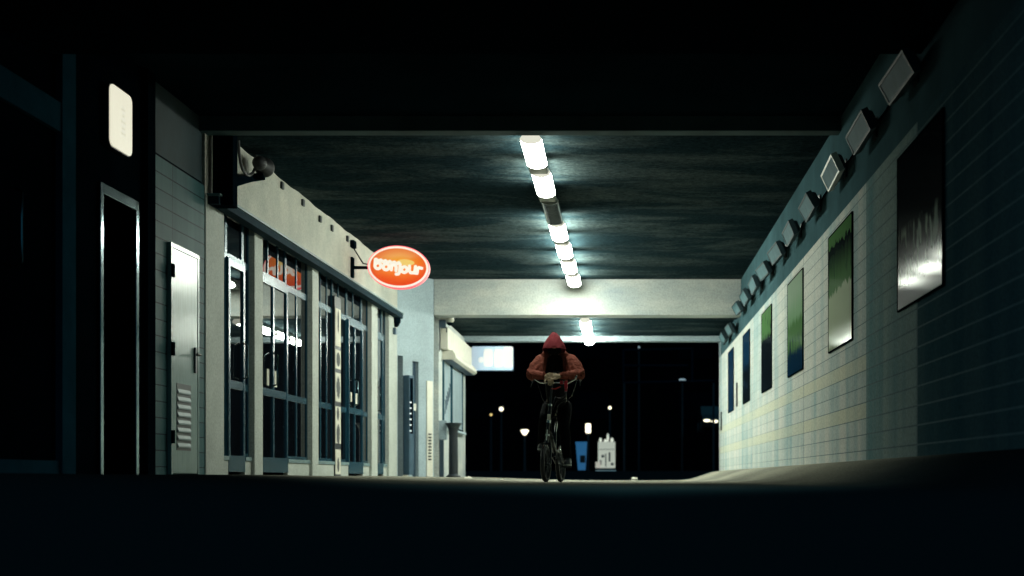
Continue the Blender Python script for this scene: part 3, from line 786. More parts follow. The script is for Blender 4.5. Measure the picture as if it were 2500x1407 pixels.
m.box(d0-.05, d0-.003, .002, .045, .07, 2.55).box(d1+.003, d1+.04, .002, .04, .07, 2.55).box(d0-.003, d1+.003, .002, .04, 2.503, 2.55)
m.build('door_frame', M['door_paint'], tw)
m = MB(LW)
for i in range(8):
    w = .38+.083*i
    m.prism([(.0395, w), (.0395, w+.050), (.050, w+.016), (.050, w)], 0, d0+.16, z(456))
m.build('louvre', M['ledge_top'], dro)
m = MB(LW); m.box(d0+.14, z(458), .0352, .039, .35, 1.07); m.build('louvre_back', M['bin_black'], dro)
m = MB(LW); m.box(d1-.13, d1-.07, .036, .055, 1.22, 1.50).tube([(d1-.10, .05, 1.42), (d1-.10, .10, 1.42), (d1-.22, .10, 1.42)], .012, 8)
m.build('handle', M['dark_metal'], dro)
for w in (2.18, 1.35, .42):
    m = MB(LW); m.box(d0-.06, d0-.005, .046, .07, w, w+.14); m.build('hinge', M['black_paint'], dro)

# dark entrance at the far left
de = thing('dark_entrance', 'near-black wall with a narrow doorway in a polished steel frame', 'entrance', LW(12, 0, 0))
m = MB(LW); m.box(8, 12.75, -.6, -.0, -.1, 4.17).box(12.75, 13.2, -.6, .0, -.1, 4.17).box(14.13, 14.3, -.6, 0, -.1, 4.17)
m.box(13.2, 14.13, -.6, 0, 2.80, 4.17).build('wall', M['black_paint'], de)
m = MB(LW); m.box(14.3, 14.515, -.5, .06, -.1, 4.17); m.build('post', M['black_paint'], de)
m = MB(LW); m.box(13.17, 13.24, -.03, .03, .0, 2.80).box(14.07, 14.14, -.03, .03, .0, 2.80).box(13.24, 14.07, -.03, .03, 2.70, 2.80)
bevel(m.build('steel_frame', M['steel'], de), .006)
m = MB(LW); m.box(13.2, 14.13, -.45, -.40, -.05, 2.8); m.build('door_leaf', M['black_paint'], de)
# glazed front near the camera
gf = thing('glazed_front', 'dim glazed shopfront with dark blue frames at the left edge', 'shopfront', LW(11.5, .02, 0))
m = MB(LW)
m.box(12.2, 12.48, .003, .08, .0, 4.1).box(10.2, 12.2, .003, .07, 3.02, 3.27).box(9.9, 10.2, .003, .08, .0, 4.1)
m.box(10.2, 12.2, .003, .06, .0, .2)
m.build('frame', mat('blue_frame', (0.012, 0.055, 0.085), 0.9, var=0.2, spec=0.0), gf)
m = MB(LW); m.box(10.2, 12.2, .004, .02, .2, 3.02).box(10.2, 12.2, .004, .02, 3.27, 4.1); m.build('pane', M['dark_glass'], gf)
m = MB(LW); m.tube([(11.42, .03, 1.75), (11.42, .08, 1.78), (11.42, .08, 2.35), (11.42, .03, 2.38)], .012, 8)
m.build('handle', M['steel'], gf)
# lit box sign
ls = thing('lit_panel_sign', 'small white lit box sign high above the steel-framed doorway', 'sign', LW(13.56, .05, 3.15))
def rrect(cx, cy, hx, hy, r, n=5):
    out = []
    for (sx, sy, a0) in ((1, 1, 0), (-1, 1, 90), (-1, -1, 180), (1, -1, 270)):
        for k in range(n+1):
            a = R(a0+90*k/n); out.append((cx+sx*(hx-r)+r*math.cos(a), cy+sy*(hy-r)+r*math.sin(a)))
    return out
m = MB(lambda a, v, w: LW(a, v, w)); m.prism(rrect(13.56, 3.46, .27, .29, .07), 1, .06, .075); 
m.build('lit_face', M['panel_light'], ls)
m = MB(LW); m.prism(rrect(13.56, 3.46, .28, .30, .08), 1, .003, .0595); m.build('casing', M['dark_metal'], ls)
m = MB(LW)
for i, (a, l) in enumerate(((3.56, .05), (3.50, .03), (3.44, .06), (3.38, .04), (3.33, .06))):
    m.box(13.60-l, 13.60+l, .0755, .0765, a, a+.022)
m.build('faint_lettering', emit('faint_print', (0.62, 0.61, 0.50), 1.0), ls)

# casing, speaker, cable loop at the shop's near corner
o = MB().box(-4.69, -4.45, 16.42, 16.62, 3.20, 4.11).build('duct_casing', M['black_paint']); tag(bevel(o, .01), 'black square duct hanging from the ceiling at the near end of the ledge', 'duct')
sp_ = thing('loudspeaker', 'black horn loudspeaker on a wall bracket under the ceiling', 'loudspeaker', LW(17.9, .1, 3.6))
m = MB(); c = LW(18.0, .20, 3.99)
m.lathe([(.04, -.24), (.055, -.17), (.08, -.08), (.115, 0), (.125, .03), (.125, .05), (.10, .06)], c, 20, 1)
m.ell((c[0], c[1]-.22, c[2]), (.09, .11, .09)); m.build('horn', M['rubber'], sp_)
m = MB(LW); m.prism([(17.15, 3.56), (17.12, 3.68), (17.7, 3.82), (18.5, 4.00), (18.5, 3.93), (17.9, 3.78)], 1, .02, .08)
m.box(17.95, 18.05, .081, .20, 3.84, 3.90); m.build('bracket', M['black_paint'], sp_)
m = MB(LW); pts = [(a, .10, b) for a, b in ((17.25, 4.15), (17.27, 4.0), (17.33, 3.89), (17.42, 3.83), (17.55, 3.80), (17.7, 3.82), (17.85, 3.88), (17.97, 3.98), (18.03, 4.08), (18.0, 4.14))]
m.tube(pts, .018, 8); m.build('cable_loop', M['rubber'], sp_)
for i, (px, py) in enumerate(((686, 453), (737, 495), (779, 535), (808, 557), (846, 583))):
    u, w = z(px), hL(px, py)
    o = MB(LW).box(u-.05, u+.05, .003, .035, w-.05, w+.045).build('junction_box', M['dark_metal'])
    tag(bevel(o, .004), ['small dark junction box nearest the loudspeaker', 'small junction box second from the loudspeaker',
        'thin junction box midway between loudspeaker and oval sign', 'junction box second before the oval sign',
        'junction box right beside the oval sign bracket'][i], 'junction box', 'junction boxes under the ceiling')

# banner strip with food pictures
bs = thing('picture_board', 'tall narrow white board with dark pictures fixed between shop windows', 'board', LW(z(829), -.05, 0))
u0, u1 = z(822), z(836.5)
m = MB(LW); m.box(u0, u1, -.098, -.03, .02, 3.0); m.build('backing', M['bin_black'], bs)
zz = (u0+u1)/2
def hu(py): return HC+(HY-py)*zz/F
def blob(cx, cy, rx, ry, spiky, seed):
    rnd = random.Random(seed); n = 28; out = []
    for k in range(n):
        t = 2*math.pi*k/n; f = 1-(.35*rnd.random() if spiky else .08*rnd.random()) if k % 2 else 1
        out.append((cx+rx*f*math.cos(t), cy+ry*f*math.sin(t)))
    return out
for i, (t_, b_, kind) in enumerate(((755, 846, 0), (855, 901, 1), (911, 981, 2), (993, 1083, 3), (1098, 1158, 4))):
    w1, w0 = hu(t_), hu(b_)
    m = MB(LW); m.box(u0+.03, u1-.03, -.029, -.024, w0, w1); pn = m.build('picture', M['paper'], bs)
    m = MB(LW)
    cy = (w0+w1)/2; hx = (u1-u0)/2-.05
    if kind == 0: m.prism(blob(zz, cy+.1, hx*.35, .2, True, 3), 1, -.0235, -.022)
    if kind == 1: m.prism(blob(zz, cy, hx*.8, (w1-w0)*.38, False, 4), 1, -.0235, -.022)
    if kind == 2: m.prism(blob(zz, cy, hx*.85, (w1-w0)*.42, True, 5), 1, -.0235, -.022)
    if kind == 3:
        m.prism(blob(zz-.02, cy+.18, hx*.6, .11, True, 6), 1, -.0235, -.022); m.prism(blob(zz, cy-.15, hx*.75, .17, True, 7), 1, -.0235, -.022)
    if kind == 4: m.prism(blob(zz, cy-.05, hx*.5, .12, True, 8), 1, -.0235, -.022)
    m.build('motif', mat('motif', (0.045, 0.05, 0.05), 0.7, var=0.4, scale=12), pn)

# ------------------------------------------------------------------ oval lit sign
SY = 24.0
sx, sz = PX(972.5, 652.5, SY)
sg = thing('oval_sign', 'oval orange lit shop sign reading bonjour on a black wall bracket', 'sign', (LX(SY), SY, sz))
tilt = Matrix.Rotation(R(4), 3, 'Y')
def SG(x, y, w):
    p = tilt @ Vector((x, 0, w)); return (sx+p.x, SY+y, sz+p.z)
A_, B_2 = .522, .362
def oval(k, n=64): return [((A_+k)*math.cos(2*math.pi*i/n), (B_2+k)*math.sin(2*math.pi*i/n)) for i in range(n)]
MB(SG).prism(oval(.0), 1, .0, .13).build('casing', M['sign_red'], sg)
MB(SG).prism(oval(-.014), 1, -.008, -.0005).build('white_rim', M['sign_white'], sg)
MB(SG).prism(oval(-.048), 1, -.016, -.0085).build('face', M['sign_face'], sg)
MB(SG).prism([(.12+.15*math.cos(a*math.pi/16), .085+.052*math.sin(a*math.pi/16)) for a in range(32)], 1, -.019, -.0165).build('yellow_sun', M['sign_yellow'], sg)
def stroke(m, pts, r, y0, y1):
    """flat round-ended stroke"""
    for i, p in enumerate(pts):
        e = (i % 7)*.00003
        m.prism([(p[0]+r*math.cos(a*math.pi/8), p[1]+r*math.sin(a*math.pi/8)) for a in range(16)], 1, y0-e, y1)
    for i, (p, q) in enumerate(zip(pts[:-1], pts[1:])):
        d = Vector((q[0]-p[0], q[1]-p[1])); 
        if d.length < 1e-6: continue
        n_ = Vector((-d.y, d.x)).normalized()*r; e = .0003+(i % 5)*.00003
        m.prism([(p[0]+n_.x, p[1]+n_.y), (p[0]-n_.x, p[1]-n_.y), (q[0]-n_.x, q[1]-n_.y), (q[0]+n_.x, q[1]+n_.y)], 1, y0-e, y1)
def ring(cx, cy, r, a0=0, a1=360, n=14): return [(cx+r*math.cos(R(a0+(a1-a0)*i/n)), cy+r*math.sin(R(a0+(a1-a0)*i/n))) for i in range(n+1)]
k_ = 1/4.69*SY/F
def c4(x, y): return ((x-527)*k_, -(y-434)*k_)       # millimetres read off the sign's face
m = MB(SG); r_ = .026
lt = []
x, y = c4(295, 437); lt.append(ring(x, y, .050)); lt.append([c4(262, 365), c4(262, 437)])
x, y = c4(390, 443); lt.append(ring(x, y, .050))
lt.append([c4(452, 412), c4(452, 472)]); x, y = c4(480, 450); lt.append([c4(452, 430), c4(468, 415), c4(490, 415), c4(505, 435), c4(505, 478)])
lt.append([c4(548, 405), c4(548, 490), c4(535, 515), c4(510, 518)])
x, y = c4(600, 460); lt.append(ring(x, y, .048))
lt.append([c4(655, 415), c4(658, 470), c4(675, 490), c4(705, 490), c4(722, 470), c4(725, 415)]); lt.append([c4(725, 415), c4(728, 492)])
lt.append([c4(765, 425), c4(750, 440), c4(748, 492)]); lt.append([c4(755, 435), c4(775, 428), c4(797, 432)])
for s in lt: stroke(m, s, r_, -.026, -.0195)
# small script line above
for j, xx in enumerate(range(272, 540, 26)):
    x, y = c4(xx, 372+(6 if j % 2 else -4)+j*2.2); stroke(m, ring(x, y, .018, 30, 330, 8), .014, -.026, -.0195)
m.build('lettering', M['sign_white'], sg)
MB(lambda x, y, w: (x, y, w)).tube([(LX(SY)+.02, SY+.06, sz), (sx-A_+.02, SY+.06, sz)], .028, 10).build('arm', M['black_paint'], sg)
MB(LW).box(SY-.02, SY+.14, .003, .035, sz-.17, sz+.17).build('wall_plate', M['black_paint'], sg)
m = MB(); m.tube([(LX(SY)+.03, SY+.06, sz+.34), (LX(SY)+.12, SY+.06, sz+.20), (LX(SY)+.20, SY+.06, sz+.07), (sx-A_+.03, SY+.06, sz+.05)], .011, 8)
m.build('stay', M['black_paint'], sg)
MB(LW).box(SY-.06, SY+.14, .003, .07, sz+.33, sz+.45).build('clamp', M['black_paint'], sg)

# ------------------------------------------------------------------ cameras, boxes at the end of the shop
def dome_cam(c, lab, body, dome, side):
    t = thing('security_camera', lab, 'camera', c, 'dome security cameras')
    m = MB(); m.lathe([(.085, .06), (.09, .0), (.085, -.04), (.07, -.06)], c, 20); m.box(c[0]-side, c[0]-.05, c[1]-.03, c[1]+.03, c[2]-.01, c[2]+.05)
    m.build('mount', body, t)
    m = MB(); m.ell((c[0], c[1], c[2]-.06), (.066, .066, .07)); m.build('dome', dome, t)
x, h = PX(965, 788, 28.0)
dome_cam((x+.02, 28.0, h+.04), 'black dome camera at the end of the shop ledge', M['black_paint'], M['dark_glass'], .12)
o = MB(LW).box(27.8, 27.95, .003, .06, hL(962, 818), hL(962, 802)).build('alarm_box', M['machine']); tag(bevel(o, .005), 'small blue-grey box under the black dome camera', 'box')
x, h = PX(1098, 783, 30.1)
dome_cam((x, 30.1, h+.02), 'white dome camera under the second ceiling by the kiosk', M['white_paint'], M['black_paint'], .2)

# intercom machine in the niche
vm = thing('ticket_machine', 'narrow blue machine with a column of small lit buttons in the niche', 'machine', AW(ts[1], .0, .05))
a0, a1 = tA(983.5), tA(995)
def am(py): return HC+(HY-py)*28.6/F
m = MB(AW); m.box(a0, a1, .003, .16, .12, am(918)); bevel(m.build('casing', M['machine'], vm), .01)
m = MB(AW); m.box(a0+.02, a1-.03, .161, .166, am(1060), am(925)); m.build('screen', M['dark_glass'], vm)
m = MB(AW)
for py in (984, 998, 1011, 1025, 1039, 1053):
    c = ((a0+a1)/2-.04, .17, am(py)); m.box(c[0]-.022, c[0]+.022, .166, .172, c[2]-.013, c[2]+.013)
m.build('lit_buttons', M['led'], vm)
o = MB(AW); o.prism(blob(ts[0]+.10, .05, .08, .06, True, 11), 1, .05, .14); o = o.build('crumpled_bag', M['paper']); tag(o, 'crumpled pale paper bag on the ground by the lit-button machine', 'litter')

# ------------------------------------------------------------------ kiosk behind the cross beam
ki = thing('kiosk', 'white kiosk with roller shutters and a boxy canopy at the far left', 'kiosk', (-3.78, 32.5, 0))
KX = -3.78
m = MB(); m.box(-4.6, KX, 29.903, 35.1, -.1, 3.49); m.build('wall', M['beam_paint'], ki)
m = MB(); m.box(KX+.002, -3.62, 30.2, 35.08, 2.80, 3.26); bevel(m.build('canopy_panel', M['white_paint'], ki), .01)
m = MB(); m.prism([(KX+.002, 2.60), (KX+.002, 2.797), (-3.56, 2.797), (-3.50, 2.70), (-3.50, 2.64), (-3.56, 2.60)], 1, 30.5, 35.14)
# prism axis 1 expects (x, z)
m.build('canopy_hood', M['white_paint'], ki)
m = MB(); m.box(KX+.003, -3.58, 30.55, 35.1, 2.585, 2.5985); m.build('canopy_underside', M['blue_door'], ki)
def shutter(y0, y1):
    m = MB(); n = 28
    for i in range(n):
        w = 1.20+(2.54-1.20)*i/n; hh = (2.54-1.20)/n
        m.prism([(KX+.002, w), (KX+.002, w+hh*.98), (KX+.012, w+hh*.9), (KX+.024, w+hh*.5), (KX+.012, w+hh*.1)], 1, y0, y1)
    o = m.build('roller_shutter', M['cool_plaster'], ki)
    m = MB(); m.box(KX+.002, KX+.04, y0-.06, y0-.003, 1.15, 2.58).box(KX+.002, KX+.04, y1+.003, y1+.06, 1.15, 2.58).box(KX+.002, KX+.05, y0, y1, 1.15, 1.198)
    m.build('guide_rail', M['alu'], o)
    return o
s1 = shutter(30.55, 31.85)
m = MB(); rnd = random.Random(3); pts = []
for s_ in range(5):
    pts = [(KX+.027, 30.75+.12*s_+.04*rnd.random(), 1.5+.5*rnd.random()+.02*k) for k in range(3)]
    yy = 30.8+.2*s_
    m.tube([(KX+.026, yy, 1.45+.1*s_), (KX+.026, yy+.08, 1.62+.12*s_), (KX+.026, yy+.02, 1.75+.1*s_), (KX+.026, yy+.14, 1.72+.1*s_)], .010, 5)
m.build('graffiti_scrawl', M['blue_door'], s1)
shutter(32.1, 34.2)
m = MB(); m.box(KX+.002, KX+.10, 30.4, 34.4, 1.10, 1.147); m.build('counter', M['cool_plaster'], ki)
o = MB().box(-3.80, -3.62, 29.95-.003+.0, 30.15, .86, 1.27).build('meter_box', M['cool_plaster'])
o.location.y += .0; tag(bevel(o, .01), 'grey meter box low on the wall beside the kiosk shutters', 'meter box')
MB().box(-3.77, -3.69, 29.98, 30.08, .05, .858).build('pipe', M['blue_door'], o)
pt = thing('pedestal_bin', 'slim black pedestal bin with a flared top before the shutters', 'bin', (-3.47, 30.0, .08))
m = MB(); m.lathe([(.15, .07), (.15, .10), (.10, .14), (.095, .95), (.10, 1.05), (.125, 1.12)], (-3.47, 29.9, 0), 20)
m.build('post', M['bin_black'], pt)
m = MB(); m.lathe([(.125, 1.121), (.17, 1.19), (.175, 1.21), (.15, 1.212), (.11, 1.16)], (-3.47, 29.9, 0), 20); m.build('flared_top', M['dark_metal'], pt)
cb = thing('cable_box', 'small blue junction box with a hanging cable under the cross beam', 'junction box', (-3.7, 30.0, 3.3))
MB().box(-3.78, -3.64, 29.92, 30.06, 3.22, 3.38).build('box', M['blue_door'], cb)
MB().tube([(-3.77, 29.96, 3.22), (-3.76, 29.96, 3.0), (-3.775, 29.96, 2.72)], .014, 6).tube([(-3.70, 29.96, 3.22), (-3.66, 29.96, 3.26), (-3.62, 29.96, 3.2), (-3.62, 29.96, 3.12)], .014, 6).build('cable', M['bin_black'], cb)

# blue lit sign beyond the kiosk
bl = thing('blue_lit_sign', 'glowing blue rectangular sign with big white glyphs beyond the kiosk', 'sign', (-3.6, 35.6, 2.75))
BYY = 35.7
def PB(px, py): return PX(px, py, BYY)
xa, zt = PB(1151, 846); xb, zb = PB(1252, 904)
m = MB(); m.prism(rrect((xa+xb)/2, (zt+zb)/2, (xb-xa)/2, (zt-zb)/2, .05), 1, BYY, BYY+.12); m.build('face', M['blue_face'], bl)
m = MB(); m.prism(rrect((xa+xb)/2, (zt+zb)/2, (xb-xa)/2+.015, (zt-zb)/2+.015, .05), 1, BYY+.122, BYY+.18); m.build('casing', M['blue_door'], bl)
m = MB(); m.tube([(-3.9, BYY+.15, 3.0), (xa+.05, BYY+.15, 3.0)], .03, 8).box(-4.3, -3.8, BYY+.05, BYY+.25, 2.8, 3.2); m.build('arm', M['bin_black'], bl)
m = MB()
for i, (cx, cy, hx, hy, rr) in enumerate(((1192, 874, 11, 21, 6), (1217, 875, 11, 22, 6), (1241, 872, 11, 25, 3), (1174, 879, 5, 6, 3))):
    p, q = PB(cx, cy)
    m.prism(rrect(p, q, hx*BYY/F, hy*BYY/F, rr*BYY/F), 1, BYY-.012, BYY-.002)
m.build('glyphs', M['blue_glyph'], bl)

# ------------------------------------------------------------------ litter
def litter(px, py, Y, rx, rz, lab, cat, kind):
    x, h = PX(px, py, Y)
    if kind == 'can':
        o = MB().lathe([(.028, -.06), (.033, -.05), (.033, .05), (.028, .06)], (x, Y, G(x, Y)+.034), 14, 0).build('drink_can', M['white_paint'])
    else:
        m = MB(); rnd = random.Random(px)
        n = 9; vs = [(x+rx*(i/(n-1)*2-1)*(1), Y+rx*(j/(n-1)*2-1), G(x, Y)+.006+rz*rnd.random()*math.sin(math.pi*i/(n-1))*math.sin(math.pi*j/(n-1))) for j in range(n) for i in range(n)]
        m.add(vs, [(j*n+i, j*n+i+1, (j+1)*n+i+1, (j+1)*n+i) for j in range(n-1) for i in range(n-1)]); o = m.build('paper_scrap', M['paper'])
    tag(o, lab, cat)
litter(1549, 1167, 30, .05, .06, 'crushed drink can lying near the far mouth, right of the bicycle', 'can', 'can')
litter(1143, 1175, 24, .07, .05, 'crumpled white paper scrap on the ground left of the rider', 'litter', 'p')
litter(1225, 1176, 22, .03, .02, 'tiny white paper scrap on the ground nearest the front wheel', 'litter', 'p')

# ------------------------------------------------------------------ beyond the passage
def lamp_post(px, py, Y, r, shape, lab, matl, dim=False):
    x, h = PX(px, py, Y); g0 = G(x, Y)
    t = thing('street_lamp', lab, 'street lamp', (x, Y, g0), 'lamps far beyond the passage')
    MB().tube([(x, Y+.02, g0), (x, Y+.02, h-r*.9)], [.06, .04], 8).build('pole', M['bin_black'], t)
    m = MB()
    if shape == 'globe': m.ell((x, Y, h), (r, r, r))
    elif shape == 'bowl': m.lathe([(.05, -r*.75), (r*.5, -r*.5), (r, r*.3), (r*.9, r*.5), (.1, r*.6)], (x, Y, h), 18)
    else: m.ell((x, Y, h), (r, r*.5, r*.4))
    m.build('globe', matl, t)
lamp_post(1224, 999, 75, .11, 'globe', 'round white street lamp far away, left of the rider', M['far_lamp'])
lamp_post(1199, 1013, 80, .07, 'globe', 'small yellowish street lamp left of the round white one', M['far_lamp_warm'])
lamp_post(1281, 1055, 62, .18, 'bowl', 'bowl-shaped street lamp nearest the rider\'s left', M['far_lamp'])
lamp_post(1489, 996, 75, .08, 'globe', 'small round white lamp above the lit white display', M['far_lamp'])
lamp_post(1560, 848, 80, .055, 'globe', 'highest faint lamp seen at the far mouth', M['far_lamp_dim'])
lamp_post(1666, 928, 70, .17, 'flat', 'flat bluish lamp halfway up at the right of the far mouth', M['far_lamp_dim'])
# parked car with lit headlamps, mostly hidden in the dark
x0, h0 = PX(1737, 1027, 70)
car = thing('parked_car', 'dark car with two lit flat headlights at the far right', 'car', (x0+.5, 71, G(x0, 71)+1.8))
bz = h0-.62
m = MB(); m.prism([(70.05, bz+.25), (70.0, bz+.62), (70.25, bz+.85), (71.2, bz+.95), (71.9, bz+1.42), (73.3, bz+1.45), (74.1, bz+.95), (74.4, bz+.3)], 0, x0-.45, x0+1.25)
bevel(m.build('body', M['bike_paint'], car), .05, 3)
for xx in (1726, 1745):
    p, q = PX(xx, 1027 if xx == 1726 else 1029, 69.95)
    MB().ell((p, 69.98, q), (.17, .06, .065)).build('headlight', M['far_lamp'], car)
for xx in (x0-.40, x0+1.2):
    for yy in (70.8, 73.4): MB().lathe([(.30, -.1), (.32, -.06), (.32, .06), (.30, .1)], (xx, yy, bz+.3), 20, 0).build('wheel', M['rubber'], car)
# raised street carrying the car
o = MB().box(x0-1.2, x0+6, 68.5, 90, -.2, bz-.02).build('upper_road', M['dark_wall'], origin=(0, 0, 0)); o['kind'] = 'structure'; tag(o, 'dark raised road bank at the far right')

Y = 60.0
def bx(px0, px1, py0, py1, Y, d):
    x0, z1 = PX(px0, py0, Y); x1, z0 = PX(px1, py1, Y); return MB().box(x0, x1, Y, Y+d, z0, z1)
x, h = PX(1480, 1150, Y); g0 = G(x, Y)
ad = thing('lit_display_case', 'white lit display case with pale pictures, right of the bicycle', 'display case', (x, Y, g0))
bx(1460, 1502, 1079, 1143, Y, .25).build('lit_face', emit('case_face', (0.42, 0.46, 0.38), 1.0), ad)
rnd = random.Random(5); m = MB()
x0_, z0_ = PX(1460, 1143, Y); x1_, z1_ = PX(1502, 1079, Y)
for (a, b, c, d) in ((.05, .95, .70, .72), (.62, .72, .25, .6), (.1, .2, .12, .3), (.42, .48, .05, .55), (.75, .9, .1, .2), (.2, .36, .4, .5)):
    m.box(x0_+(x1_-x0_)*a, x0_+(x1_-x0_)*b, Y-.012, Y-.003, z0_+(z1_-z0_)*c, z0_+(z1_-z0_)*d)
m.build('picture_blocks', M['machine'], ad)
m = MB()
for (a, w_, hh) in ((1466, 6, 1072), (1478, 7, 1074), (1484, 5, 1066), (1494, 7, 1072)):
    p, q = PX(a, hh+3, Y); m.ell((p, Y+.06, q), (w_*Y/F*.55, .05, (1080-hh)*Y/F*.75))
m.build('top_letters', emit('case_top', (0.7, 0.75, 0.62), 1.0), ad)
bx(1454, 1466, 1128, 1143, Y-.4, .2).build('side_card', emit('case_card', (0.42, 0.40, 0.33), 1.0), ad)
bx(1454, 1504, 1148, 1151, Y-.1, .2).build('base_strip', emit('case_strip', (0.06, 0.11, 0.13), 1.0), ad)
m = MB(); m.box(x0_+.02, x1_-.02, Y+.02, Y+.22, g0-.02, z0_-.002); m.build('plinth', M['bin_black'], ad)
x, h = PX(1419, 1148, Y)
wb = thing('blue_box', 'dim blue box with an emissive body tapering down, beside the bicycle', 'advertising box', (x, Y, G(x, Y)))
xa, z1_ = PX(1405, 1079, Y); xb, _ = PX(1433, 1079, Y); xc, z0_ = PX(1411, 1148, Y); xd, _ = PX(1429, 1148, Y)
MB().prism([(xc, z0_), (xd, z0_), (xb, z1_), (xa, z1_)], 1, Y, Y+.3).build('lit_body', M['blue_glow'], wb)  # blue box body, emissive material
p, q = PX(1416, 1112, Y); p2, q2 = PX(1429, 1130, Y)
MB().box(p, p2, Y-.02, Y-.002, q2, q).build('dark_panel', M['bin_black'], wb)
MB().box(xc, xd, Y+.02, Y+.28, G(x, Y)-.02, z0_-.002).build('foot', M['bin_black'], wb)
x, h = PX(1436, 1046, 66)
t = thing('lit_wall_clock', 'small white lit box on a dark post above the blue box', 'sign', (x, 66, G(x, 66)))
m = MB(); m.prism(rrect(x, h, .12, .22, .05), 1, 66, 66.1); m.build('lit_face', M['far_lamp'], t)
MB().tube([(x, 66.16, G(x, 66)), (x, 66.16, h+.2)], .05, 8).build('post', M['bin_black'], t)
x, h = PX(1635, 880, 62)
gt = thing('gantry_frame', 'faint dark blue rail frame hanging in the dark beyond the passage', 'frame', (x, 62, G(x, 62)))
m = MB()
def GP(px, py): a, b = PX(px, py, 62); return (a, 62, b)
for a, b in (((1522, 855), (1690, 852)), ((1522, 893), (1680, 893)), ((1522, 935), (1745, 930)), ((1522, 855), (1522, 935)), ((1690, 852), (1690, 932))): m.tube([GP(*a), GP(*b)], .05, 8)
m.build('rails', mat('gantry_blue', (0.006, 0.016, 0.026), 0.8, spec=0.0), gt)
m = MB()
for px in (1524, 1742):
    p = GP(px, 935); m.tube([p, (p[0], 62, G(p[0], 62))], .05, 8)
m.build('post', M['bin_black'], gt)

# added dark block with panes, hides the sky at the far mouth
bb = thing('sky_screen', 'added dark block that hides the sky behind the passage', 'building', (0, 96, 0))
MB().box(-70, 70, 95, 110, -1, 34).build('wall', M['dark_wall'], bb)
for j in range(3):
    for i in range(9):
        MB().box(-31+7*i, -28.6+7*i, 94.93, 94.997, 4+4*j, 5.8+4*j).build('window', M['dark_glass'], bb)

# ------------------------------------------------------------------ bicycle
FYc, RYc = 16.72, 17.55
fx = -0.855; rx = -0.715
bike = thing('bicycle', 'black folding bicycle with small wheels and tall silver handlebar', 'bicycle', ((fx+rx)/2, (FYc+RYc)/2, 0))
dirv = Vector((rx-fx, RYc-FYc, 0)).normalized(); sidev = Vector((dirv.y, -dirv.x, 0))
WR = .185; up = Vector((0, 0, 1))
def wheel(x, y):
    c = Vector((x, y, WR+.027+G(x, y)))
    m = MB(); m.torus(c, WR, .027, dirv, up, 48, 10); w = m.build('wheel', M['rubber'], bike)
    m = MB(); m.torus(c, WR-.03, .008, dirv, up, 40, 6); m.build('rim', M['dark_metal'], w)
    m = MB()
    for k in range(20):
        a = 2*math.pi*k/20; m.tube([c+sidev*(.02 if k % 2 else -.02), c+(dirv*math.cos(a)+up*math.sin(a))*(WR-.03)], .0014, 4)
    m.tube([c-sidev*.05, c+sidev*.05], .018, 10); m.build('spokes', M['dark_metal'], w)
    return c
cf = wheel(fx, FYc); cr_ = wheel(rx, RYc)
barc = Vector((-.785, 16.86, 1.196))
crown = cf+up*(WR+.06)+dirv*.05
m = MB()
for s in (-1, 1): m.tube([cf+sidev*.05*s, cf+up*.15+sidev*.055*s+dirv*.02, crown+sidev*.045*s], .013, 8)
m.tube([crown-sidev*.05, crown+sidev*.05], .016, 8)
m.build('fork', M['bike_paint'], bike)
head = crown+(barc-crown)*.30
m = MB(); m.tube([crown, crown+(barc-crown)*.12, head, crown+(barc-crown)*.62], [.024, .024, .022, .020], 10)
m.build('steering_column', M['bike_paint'], bike)
m = MB(); m.tube([crown+(barc-crown)*.62, barc], .013, 10); m.build('stem', M['dark_metal'], bike)
m = MB()
for f, r, l in ((.12, .028, .03), (.33, .027, .05), (.60, .024, .035)):
    p = crown+(barc-crown)*f; q = crown+(barc-crown)*(f+l); m.tube([p, q], r, 12)
m.tube([crown+(barc-crown)*.05-dirv*.03, crown+(barc-crown)*.22-dirv*.032], .008, 6)
m.build('stem_clamps', M['chrome'], bike)
m = MB(); p = crown+(barc-crown)*.42; m.box(p.x-.018, p.x+.018, p.y-.05, p.y-.02, p.z-.03, p.z+.035)
bevel(m.build('reflector', M['paper'], bike), .006)
def BP(px, py, Y): a, b = PX(px, py, Y); return Vector((a, Y, b))
m = MB(); m.tube([BP(1302, 923, 16.96), BP(1306, 926, 16.92), BP(1312, 930, 16.88), BP(1319, 934, 16.86), BP(1330, 935, 16.86), BP(1386, 935, 16.86),
                  BP(1392, 932, 16.87), BP(1402, 927, 16.9), BP(1410, 923, 16.94), BP(1414, 922, 16.98)], .0115, 10)
m.build('handlebar', M['chrome'], bike)
for pts in ((BP(1302, 923, 16.96), BP(1300, 925, 17.02), BP(1299, 929, 17.10)), (BP(1414, 922, 16.98), BP(1416, 924, 17.04), BP(1417, 928, 17.12))):
    MB().tube(pts, .017, 10).build('grip', M['rubber'], bike)
for pts in ((BP(1305, 928, 16.93), BP(1299, 936, 16.9), BP(1296, 945, 16.93)), (BP(1410, 926, 16.93), BP(1416, 932, 16.9), BP(1416, 942, 16.93))):
    MB().tube(pts, [.010, .008, .005], 8).build('brake_lever', M['dark_metal'], bike)
m = MB(); p = BP(1406, 921, 16.9); m.lathe([(.02, -.012), (.02, .012)], p, 14, 0); m.tube([p+Vector((0, 0, 0)), p+Vector((.01, -.01, .025))], .008, 8)
m.build('bell', M['chrome'], bike)
m = MB(); p = BP(1371, 934, 16.84); m.box(p.x-.018, p.x+.018, p.y-.03, p.y+.03, p.z-.022, p.z+.020)
p = BP(1382, 938, 16.84); m.box(p.x-.018, p.x+.018, p.y-.03, p.y+.03, p.z-.05, p.z+.035)
m.box(p.x-.013, p.x+.013, p.y-.025, p.y+.025, p.z-.085, p.z-.0505)
